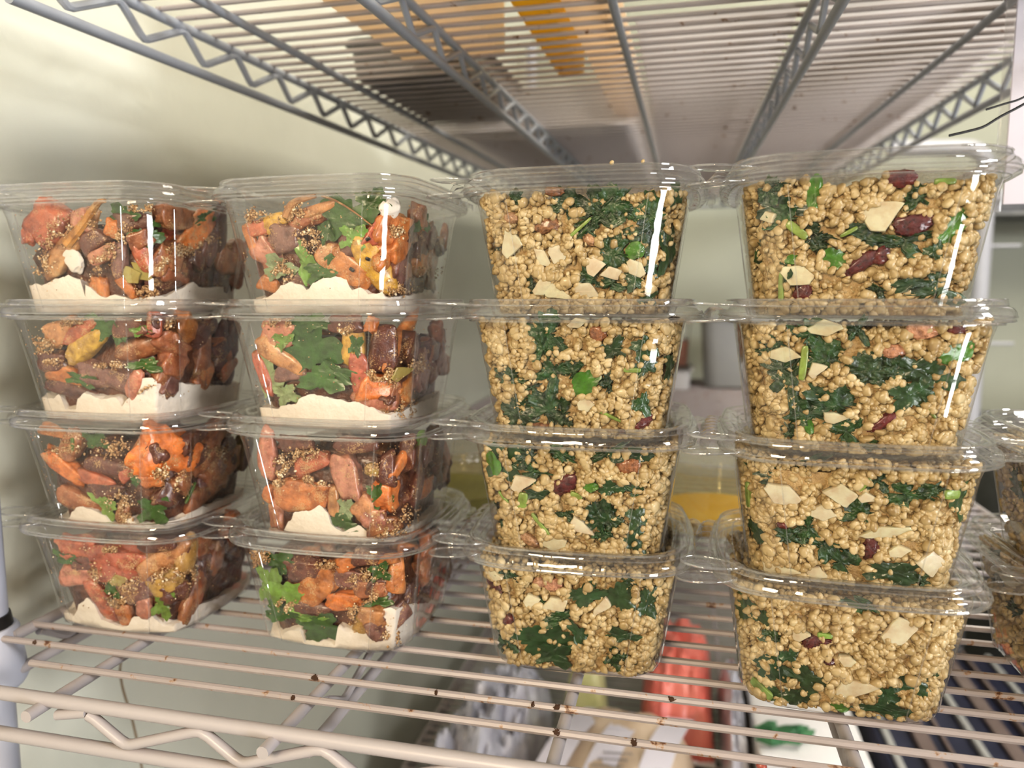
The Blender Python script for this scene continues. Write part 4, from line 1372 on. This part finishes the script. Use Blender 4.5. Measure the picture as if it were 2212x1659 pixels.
M['herb'] = solid('green_herb', (0.03, 0.12, 0.05), (0.08, 0.22, 0.10), 0.5, 60)
M['pale'] = solid('pale_yellow_green', (0.55, 0.55, 0.25), (0.66, 0.64, 0.36), 0.45, 30)
M['stain'] = solid('brown_stain', (0.28, 0.20, 0.12), (0.36, 0.27, 0.17), 0.7, 60)
M['tube'] = solid('pale_tube', (0.58, 0.58, 0.62), (0.63, 0.63, 0.67), 0.35, 8)
M['rust'] = solid('rust_scab', (0.10, 0.045, 0.022), (0.22, 0.11, 0.055), 0.8, 300, 0.8)
M['sheet'] = clear_plastic('thin_sleeve', 1.45, 0.10, 0.12, 0.3, (0.96, 0.95, 0.94), 50)
M['drop'] = solid('sauce_drop', (0.30, 0.07, 0.05), (0.40, 0.12, 0.09), 0.2, 200)

# on the upper shelf
def on_upper(name, x0, x1, y0, y1, h, mat, label, cat, bev=0.004, parts=()):
    e = empty(name, ((x0+x1)/2, (y0+y1)/2, up_z((y0+y1)/2)))
    e.rotation_euler = (math.atan(0.042), 0, 0)
    tag(e, label, cat)
    hx, hy = (x1-x0)/2, (y1-y0)/2
    MB().box((-hx, -hy, 0.0), (hx, hy, h), bev).build(parts[0] if parts else 'body', mat, e)
    return e, hx, hy
e, hx, hy = on_upper('card_carton', -0.238, -0.150, 0.440, 0.625, 0.09, M['peach'], 'peach coloured carton standing on the upper wire shelf', 'carton')
MB().box((-hx*0.96, -hy*0.2, 0.0895), (hx*0.96, hy*0.2, 0.0915), 0.0008).build('flap', M['peach'], e)
e, hx, hy = on_upper('juice_carton', -0.119, -0.094, 0.445, 0.700, 0.10, M['mustard'], 'narrow yellow carton beside a teal jar on upper shelf', 'carton')
MB().box((-hx*0.9, -hy*0.9, 0.0995), (hx*0.9, -hy*0.7, 0.112), 0.002).build('spout', M['white'], e)
jar = empty('glass_jar', (-0.1385, 0.470, up_z(0.470)))
tag(jar, 'small jar with teal label between peach and yellow cartons', 'jar')
MB().tube([(0, 0, 0), (0, 0, 0.002), (0, 0, 0.004), (0, 0, 0.060), (0, 0, 0.066)], [0.010, 0.0150, 0.0165, 0.0165, 0.013], 24).build('body', M['sheet'], jar)
MB().tube([(0, 0, 0.0005), (0, 0, 0.050)], [0.0140, 0.0155], 24).build('contents', M['teal'], jar)
MB().tube([(0, 0, 0.066), (0, 0, 0.078)], [0.0150, 0.0150], 24).build('lid', M['mustard'], jar)
def tray(name, x0, x1, y0, y1, h, mat, label, cat, z=None, t=0.003, til=True):
    ym = (y0+y1)/2
    e = empty(name, ((x0+x1)/2, ym, up_z(ym) if z is None else z))
    if z is None: e.rotation_euler = (math.atan(0.042), 0, 0)
    hx, hy = (x1-x0)/2, (y1-y0)/2
    rim = min(0.006, hx*0.2)
    m = MB().loft([[(x, y, zz) for x, y in rrect(hx-d, hy-d, max(0.02-d*0.5, 0.004), 4, 5)] for d, zz in
                   ((rim+0.006, 0.0), (rim+0.003, 0.001), (rim, h-0.002), (0.0, h-0.001), (0.0, h), (rim+t*0.6, h), (rim+0.004, 0.004), (rim+0.010, 0.003))], True, True)
    m.build('tray_body', mat, e)
    tag(e, label, cat)
    return e, hx, hy
tray('baking_tray', -0.310, -0.185, 0.640, 0.880, 0.030, M['darktray'], 'dark grey tray lying on the left of the upper shelf', 'tray')
e, hx, hy = tray('frosted_tray', -0.300, -0.060, 0.92, 1.62, 0.045, M['foil'], 'long frosted grey tray toward the back of upper shelf', 'tray')
MB().box((-hx*0.8, -hy*0.8, 0.004), (hx*0.8, hy*0.8, 0.008), 0.002).build('filling', M['board'], e)
e, hx, hy = on_upper('plastic_sleeve', -0.088, -0.052, 0.460, 0.90, 0.035, M['peach'], 'beige wrapped packet between yellow carton and white boards', 'packet', 0.008)
MB().box((-hx*1.05, -hy*1.01, 0.0), (hx*1.05, -hy*0.9, 0.02), 0.002).build('sealed_end', M['bag'], e)
on_upper('cutting_board', -0.040, 0.0720, 0.560, 1.70, 0.004, M['board'], 'white board lying on the middle of the upper shelf', 'board', 0.0012)
on_upper('cutting_board', 0.0780, 0.245, 0.530, 1.70, 0.004, M['board'], 'white board lying at the right of the upper shelf', 'board', 0.0012)
on_upper('dark_gap_box', -0.045, 0.245, 0.33, 0.500, 0.06, M['grey'], 'grey box added for the dark gap at the upper shelf front', 'box', 0.004)  # made-up box, its grey stands in for the dark gap above the wires

# far end of the middle shelf
bin_ = empty('plastic_bin', (0.122, 1.735, SHELF_Z+0.0003))
tag(bin_, 'tall grey plastic bin at the far end of the middle shelf', 'bin')
MB().loft([[(x, y, z) for x, y in rrect(h, h, 0.03, 5, 6)] for h, z in ((0.070, 0.0), (0.076, 0.004), (0.086, 0.150))], True, False).build('bin_body', M['grey'], bin_)
MB().loft([[(x, y, z) for x, y in rrect(h, h, 0.032, 5, 6)] for h, z in ((0.086, 0.146), (0.092, 0.147), (0.092, 0.156), (0.060, 0.158))], False, True).build('bin_lid', M['grey'], bin_)
tray('white_tray', -0.235, 0.022, 1.60, 1.83, 0.042, M['white'], 'shallow white tray under a brown filled tub at the far end', 'tray', SHELF_Z+0.0003)
tub = empty('food_tub', (-0.045, 1.74, SHELF_Z+0.0436))
tag(tub, 'clear tub with brown filling on the far white tray', 'tub')
MB().loft([[(x, y, z) for x, y in rrect(h, h, 0.02, 5, 6)] for h, z in ((0.054, 0.0), (0.060, 0.10))], True, False).build('tub_body', M['sheet'], tub)
MB().loft([[(x, y, z) for x, y in rrect(h, h, 0.02, 5, 6)] for h, z in ((0.052, 0.002), (0.055, 0.058))], True, True).build('filling', M['brownstuff'], tub)
MB().loft([[(x, y, z) for x, y in rrect(h, h, 0.022, 5, 6)] for h, z in ((0.060, 0.098), (0.064, 0.099), (0.064, 0.106), (0.05, 0.108))], True, True).build('tub_lid', M['beige'], tub)

# sauce tubs behind the stacks
def sauce_tub(x, y, mat, label, lvl):
    e = empty('sauce_tub', (x, y, SHELF_Z+0.0004))
    tag(e, label, 'sauce tub')
    MB().tube([(0, 0, 0.0), (0, 0, 0.001), (0, 0, 0.004), (0, 0, 0.054)], [0.044, 0.0505, 0.052, 0.060], 40).build('tub_body', M['film'], e)
    MB().tube([(0, 0, 0.0012), (0, 0, 0.004), (0, 0, lvl)], [0.048, 0.0508, 0.0508+0.008*lvl/0.054], 40).build('sauce', mat, e)
    m = MB()
    m.loft([[(r*math.cos(2*PI*k/48), r*math.sin(2*PI*k/48), z) for k in range(48)] for r, z in ((0.0615, 0.052), (0.0632, 0.053), (0.0632, 0.060), (0.0605, 0.0625), (0.0570, 0.0625), (0.0545, 0.0590), (0.030, 0.0590), (0.008, 0.0592))], False, True)
    m.build('tub_lid', M['clear_tab'], e)
p = on_y(1520, 1050, 0.64)
sauce_tub(p.x+0.012, 0.645, M['sauce'], 'round clear tub of yellow sauce behind the third and fourth stacks', 0.012)
p = on_y(985, 1000, 0.64)
sauce_tub(p.x-0.005, 0.645, M['olive'], 'round clear tub of olive dressing behind the second and third stacks', 0.018)

# on the bottom shelf, seen through the wires
BZ = -0.6595
def pillow(hx, hy, h, seed, amp=0.25, nx=26, ny=26):
    m = MB()
    top, bot = [], []
    for j in range(ny+1):
        r1, r2 = [], []
        for i in range(nx+1):
            a, b2 = -1+2*i/nx, -1+2*j/ny
            e = max(0.0, (1-abs(a)**4))*max(0.0, (1-abs(b2)**4))
            n = noise.noise(Vector((a*3+seed, b2*3, seed)))
            n2 = noise.noise(Vector((a*9+seed, b2*9, seed*2)))
            z = h*(e**0.6)*(1+amp*n+amp*0.5*n2)
            r1.append((a*hx*(1+0.04*n), b2*hy*(1+0.04*n2), max(z, 0.0)+0.004))
            r2.append((a*hx*(1+0.04*n), b2*hy*(1+0.04*n2), 0.002*(1-e)))
        top.append(r1); bot.append(r2[::-1])
    m.grid(top); m.grid(bot)
    return m
e = empty('produce_bag', (-0.245, 0.93, BZ)); tag(e, 'crumpled clear lavender-tinted bag on the bottom shelf, beside white packet', 'bag')
pillow(0.060, 0.175, 0.105, 3.0, 0.5, 34, 34).build('bag_body', M['bag'], e)
MB().tube([(0.0, 0.165, 0.02), (0.0, 0.19, 0.03), (0.01, 0.215, 0.045)], [0.02, 0.008, 0.018], 12).build('bag_neck', M['bag'], e)
e = empty('deli_packet', (-0.068, 0.865, BZ)); tag(e, 'white and tan deli packet with grey script on the bottom shelf', 'packet')
pillow(0.098, 0.150, 0.112, 5.0, 0.06).build('packet_body', M['beige'], e)
for k, (dx, rot) in enumerate(((-0.005, 0.5), (0.055, 0.45), (-0.06, 0.55))):
    lb = MB()
    rows = []
    for j in range(9):
        rows.append([(dx + (i-2)*0.009 + (j-4)*0.012*rot, (j-4)*0.026, 0.1215 - 0.0055*abs(j-4)**1.5*0.5) for i in range(5)])
    lb.grid(rows)
    l_ = lb.build('label', M['paper'], e)
    if k == 0:
        for q in range(4):
            pts = []
            for i in range(34):
                t = i/33
                pts.append((dx - 0.014 + t*0.034 - (q-1.0)*0.010*rot, -0.030 - q*0.012 + 0.0022*math.sin(i*1.9+q) + t*0.004, 0.1225 - 0.0012*q + 0.0002*math.sin(i*2.7)))
            MB().tube(pts, 0.0006, 5).build('script_line', M['ink'], l_)
e = empty('meat_packet', (0.003, 1.185, BZ)); tag(e, 'red wrapped packet on the bottom shelf behind white packets', 'packet')
pillow(0.056, 0.160, 0.105, 7.0, 0.15).build('packet_body', M['red'], e)
MB().box((-0.056, -0.166, 0.002), (0.056, -0.150, 0.006), 0.001).build('sealed_end', M['white'], e)
e = empty('paper_packet', (0.083, 1.06, BZ)); tag(e, 'pale paper packet between red packet and white foam box', 'packet')
pillow(0.017, 0.150, 0.10, 8.0, 0.2, 12, 24).build('packet_body', M['bag'], e)
thing1('pale_pepper', pillow(0.032, 0.034, 0.10, 9.0, 0.1, 18, 18), M['pale'], 'pale yellow-green pepper beside the lavender bag, bottom shelf', 'vegetable').location = (-0.135, 1.09, BZ)
e = empty('foam_box', (0.170, 1.06, BZ)); tag(e, 'white foam box on the bottom shelf under the fourth stack', 'box')
MB().box((-0.066, -0.165, 0.0), (0.062, 0.165, 0.085), 0.006).build('box_base', M['white'], e)
MB().box((-0.068, -0.167, 0.085), (0.064, 0.167, 0.108), 0.006).build('box_lid', M['white'], e)
e = empty('herb_bunch', (0.128, 0.93, BZ+0.1085)); tag(e, 'small bunch of green herbs lying on the white foam box', 'herbs')
for k in range(14):
    a = random.uniform(-0.5, 0.5)
    q = Vector((random.uniform(-.03, .03), random.uniform(-.02, .02), random.uniform(0.003, 0.012)))
    m = MB().tube([(q.x, q.y, q.z), (q.x+0.02*math.cos(a), q.y+0.02*math.sin(a), q.z+0.004), (q.x+0.036*math.cos(a+.4), q.y+0.034*math.sin(a+.4), q.z)], [0.0016, 0.006, 0.001], 6)
    m.build('herb_leaf', M['herb'], e)
e = empty('dressing_cup', (0.075, 0.845, BZ)); tag(e, 'small tan cup beside the white foam box', 'cup')
MB().tube([(0, 0, 0), (0, 0, 0.002), (0, 0, 0.070)], [0.018, 0.022, 0.026], 24).build('cup_body', M['beige'], e)
MB().tube([(0, 0, 0.070), (0, 0, 0.075), (0, 0, 0.076)], [0.028, 0.028, 0.024], 24).build('cup_lid', M['bag'], e)
# navy crate standing on the floor beside the shelf's right edge
e = empty('storage_crate', (0.50, 1.02, -1.2997)); tag(e, 'dark navy ribbed crate stack beside the bottom shelf', 'crate')
m = MB()
m.box((-0.21, -0.34, 0.0), (0.21, 0.42, 0.66), 0.012)
m.build('crate_body', M['navy'], e)
for k in range(10):
    x = -0.200 + k*0.040
    wd = (0.010, 0.022, 0.006)[k % 3]
    MB().box((x, -0.33, 0.6605), (x+wd, 0.41, 0.668+0.004*(k % 2)), 0.002).build('crate_rib', M['tanrib'] if k % 3 else M['grey'], e)
e['label'] = 'dark navy ribbed crate stack beside the bottom shelf'

# right-hand background
rk = empty('rack_frame', (0.640, 1.86, -1.2998)); tag(rk, 'pale grey tubular rack frame with curved top behind the fourth stack', 'rack')
top = [(0, 0, 0.0), (0, 0, 0.9), (0, 0, 1.58)]
for k in range(1, 8):
    a = PI/2*k/7
    top.append((-0.05+0.05*math.cos(a), 0, 1.58+0.055*math.sin(a)))
top.append((-0.20, 0, 1.640))
MB().tube(top, 0.0175, 16).build('frame_tube', M['tube'], rk)
for z in (1.525, 1.420, 1.205, 1.60):
    MB().tube([(0.0, 0.0, z), (0.075, 0.0, z)], 0.0035, 8).build('rack_rung', M['tube'], rk)
e = empty('wall_cabinet', (0.90, 1.99, 0.190)); tag(e, 'dark brown wall cabinet edge on the far wall at right', 'cabinet')
MB().box((-0.26, -0.10, 0.0), (0.30, 0.055, 0.055), 0.004).build('cabinet_body', M['darktray'], e)
MB().box((-0.262, -0.104, 0.0), (0.302, -0.100, 0.006), 0.001).build('edge_strip', M['grey'], e)
ap = empty('work_counter', (1.00, 1.80, -1.2998)); tag(ap, 'dark counter with papers on it at the far right', 'counter')
MB().box((-0.31, -0.16, 0.0), (0.40, 0.22, 1.015), 0.006).build('counter_body', M['darktray'], ap)
MB().box((-0.315, -0.165, 1.015), (0.405, 0.225, 1.030), 0.004).build('counter_top', M['darktray'], ap)
for k in range(3):
    o = MB().box((-0.075, -0.055, 0), (0.075, 0.055, 0.008), 0.001).build('paper_pad', M['paper'], None)
    o.location = (0.775, 1.72+0.004*k, -0.2695+0.0083*k); o.rotation_euler = (0, 0, 0.2*k-0.15)
    tag(o, ['lowest', 'middle', 'topmost'][k] + ' white paper pad in the pile on dark counter', 'paper', 'paper pads on the counter')
# paper card hanging from the upper shelf's right edge
tg = empty('paper_sign', (0.2275, 0.55, 0.215)); tag(tg, 'blank white card in clear holder hanging under the right shelf edge', 'sign')
MB().box((-0.0285, -0.0006, -0.153), (0.060, 0.0006, -0.016), 0.0004).build('card', M['paper'], tg)
MB().box((-0.0340, -0.0016, -0.158), (-0.0290, 0.0016, 0.0), 0.0006).build('holder_edge', M['sheet'], tg)
MB().box((-0.0290, -0.0016, -0.0165), (0.060, 0.0016, -0.0005), 0.0006).build('holder_clip', M['grey'], tg)
zt = MB()
a = [on_y(u, v, 0.45) for u, v in ((2212, 213), (2170, 224), (2130, 237))]
b_ = [on_y(u, v, 0.45) for u, v in ((2212, 226), (2160, 252), (2125, 275), (2085, 285), (2050, 293))]
anchor = Vector((0.262, 0.45, 0.1635))
def curve(P):
    out = []
    for i in range(len(P)-1):
        for k in range(5): out.append(P[i].lerp(P[i+1], k/5))
    out.append(P[-1])
    for _ in range(3):
        out = [out[0]] + [(out[i-1]+out[i]*2+out[i+1])/4 for i in range(1, len(out)-1)] + [out[-1]]
    return out
zt.tube(curve([anchor, anchor.lerp(a[0], .55)+Vector((0, 0, .004))]+a), 0.00055, 6)
zt.tube(curve([anchor, anchor.lerp(b_[0], .55)]+b_), 0.0007, 6)
thing1('wire_tie', zt, M['blackwire'], 'thin black wire tie with two loose ends on the upper right rail', 'wire')
# wall stain, rust scabs, sauce drops
pts = []
for (u, v) in ((262, 1425), (258, 1450), (265, 1490), (283, 1545), (296, 1600), (306, 1659), (312, 1700)):
    r = ray(u, v); q = r*(-0.4199/r.x); pts.append(q)
st = []
for i, q in enumerate(curve(pts)):
    st.append([(q.x+0.0002, q.y-0.0012, q.z), (q.x+0.0006, q.y, q.z), (q.x+0.0002, q.y+0.0012, q.z)])
thing1('wall_stain', MB().grid(st), M['stain'], 'thin brown drip stain running down the pale left wall', 'stain')
deck0 = [o for o in unit.children if o.get('label', '').startswith('middle')][0]
for k, (u, v, w) in enumerate(((690, 1457, .0036), (1207, 1521, .0034), (1206, 1576, .0032), (1452, 1497, .0034), (640, 1503, .0020), (950, 1487, .0018), (1370, 1606, .0026), (85, 1385, .003), (1150, 1528, .0016))):
    q = on_z(u, v, SHELF_Z-0.0016)
    yw = 0.308 + round((q.y-0.308)/0.02)*0.02
    me = lump('rust_scab', M['rust'], 40+k, .9, .5, 2.6, .1, .2, 14, 10, .2)
    o = bpy.data.objects.new('rust_scab', me); col.objects.link(o); o.parent = deck0
    o.location = (q.x, yw-0.0006, SHELF_Z-0.0012); o.scale = (w*1.3, 0.0036, 0.0030)
for k, (u, v) in enumerate(((1634, 1588), (1707, 1603))):
    q = on_z(u, v, SHELF_Z-0.0046)
    me = lump('sauce_drop', M['drop'], 60+k, 1.0, .1, 1.0, 0, .0, 14, 10, .02)
    o = bpy.data.objects.new('sauce_drop', me); col.objects.link(o)
    o.location = (q.x, 0.3080, SHELF_Z-0.0046); o.scale = (0.0045, 0.0032, 0.0034)
    tag(o, ['smaller red-brown sauce drop', 'larger red-brown sauce drop'][k] + ' hanging under the front wire, below fourth stack', 'sauce drop')
    if k: o.scale = (0.0075, 0.0034, 0.0042)

# ------------------------------------------------------------------ camera
cam = bpy.data.cameras.new('camera')
cam.sensor_width = 36.0
cam.lens = F_PX/2212*36.0
cam.clip_start = 0.01
cam.dof.use_dof = True
cam.dof.focus_distance = 0.345
cam.dof.aperture_fstop = 7.0
co = bpy.data.objects.new('camera', cam)
col.objects.link(co)
co.rotation_euler = (PI/2 - PITCH, 0, YAW)
bpy.context.scene.camera = co

# ------------------------------------------------------------------ light
def area(name, loc, aim, size, energy, colr, sy_=None):
    l = bpy.data.lights.new(name, 'AREA')
    l.energy = energy; l.color = colr; l.size = size
    if sy_: l.shape = 'RECTANGLE'; l.size_y = sy_
    o = bpy.data.objects.new(name, l)
    col.objects.link(o)
    o.location = loc
    o.rotation_euler = (Vector(aim)-Vector(loc)).to_track_quat('-Z', 'Y').to_euler()
    return o
area('warm_room_lamp', (-0.20, -0.62, 0.22), (-0.08, 0.4, -0.06), 0.26, 9.0, (1.0, 0.79, 0.55))
area('cool_room_lamp', (1.30, -0.30, 0.62), (-0.1, 0.45, -0.05), 0.34, 22.0, (0.96, 0.97, 1.0))
area('ceiling_lamp', (0.75, 0.9, 1.44), (-0.1, 0.8, 0.0), 0.8, 52.0, (1.0, 0.93, 0.82))
area('added_low_fill', (0.95, -0.55, -0.42), (-0.35, 0.65, -0.55), 0.4, 13.0, (0.97, 0.98, 1.0))  # added fill, no such source known: brightens lower wall and bottom shelf
w = bpy.data.worlds.new('world')
bpy.context.scene.world = w
w.use_nodes = True
wn = w.node_tree
bg = wn.nodes['Background']
tc = wn.nodes.new('ShaderNodeTexCoord')
sx = wn.nodes.new('ShaderNodeSeparateXYZ')
wr = wn.nodes.new('ShaderNodeValToRGB')
wm = wn.nodes.new('ShaderNodeMapRange')
wm.inputs['From Min'].default_value = -1.0
wn.links.new(tc.outputs['Generated'], sx.inputs[0])
wn.links.new(sx.outputs['Z'], wm.inputs[0])
wn.links.new(wm.outputs[0], wr.inputs[0])
el = wr.color_ramp.elements
el[0].position = 0.30; el[0].color = (0.16, 0.14, 0.12, 1)
el[1].position = 0.95; el[1].color = (1.0, 0.96, 0.90, 1)
e2 = el.new(0.47); e2.color = (0.34, 0.31, 0.28, 1)
e3 = el.new(0.56); e3.color = (0.62, 0.58, 0.53, 1)
wn.links.new(wr.outputs[0], bg.inputs[0])
bg.inputs[1].default_value = 0.46

sc = bpy.context.scene
sc.view_settings.view_transform = 'Standard'
sc.view_settings.look = 'None'
sc.view_settings.look = 'Medium High Contrast'
sc.view_settings.exposure = -0.36
sc.cycles.max_bounces = 5
sc.cycles.diffuse_bounces = 2
sc.cycles.glossy_bounces = 3
sc.cycles.transmission_bounces = 4
sc.cycles.transparent_max_bounces = 24
sc.cycles.use_adaptive_sampling = True
sc.cycles.adaptive_threshold = 0.11
sc.cycles.adaptive_min_samples = 16
sc.cycles.use_light_tree = False
sc.cycles.caustics_reflective = False
sc.cycles.caustics_refractive = False
sc.cycles.sample_clamp_indirect = 4.0
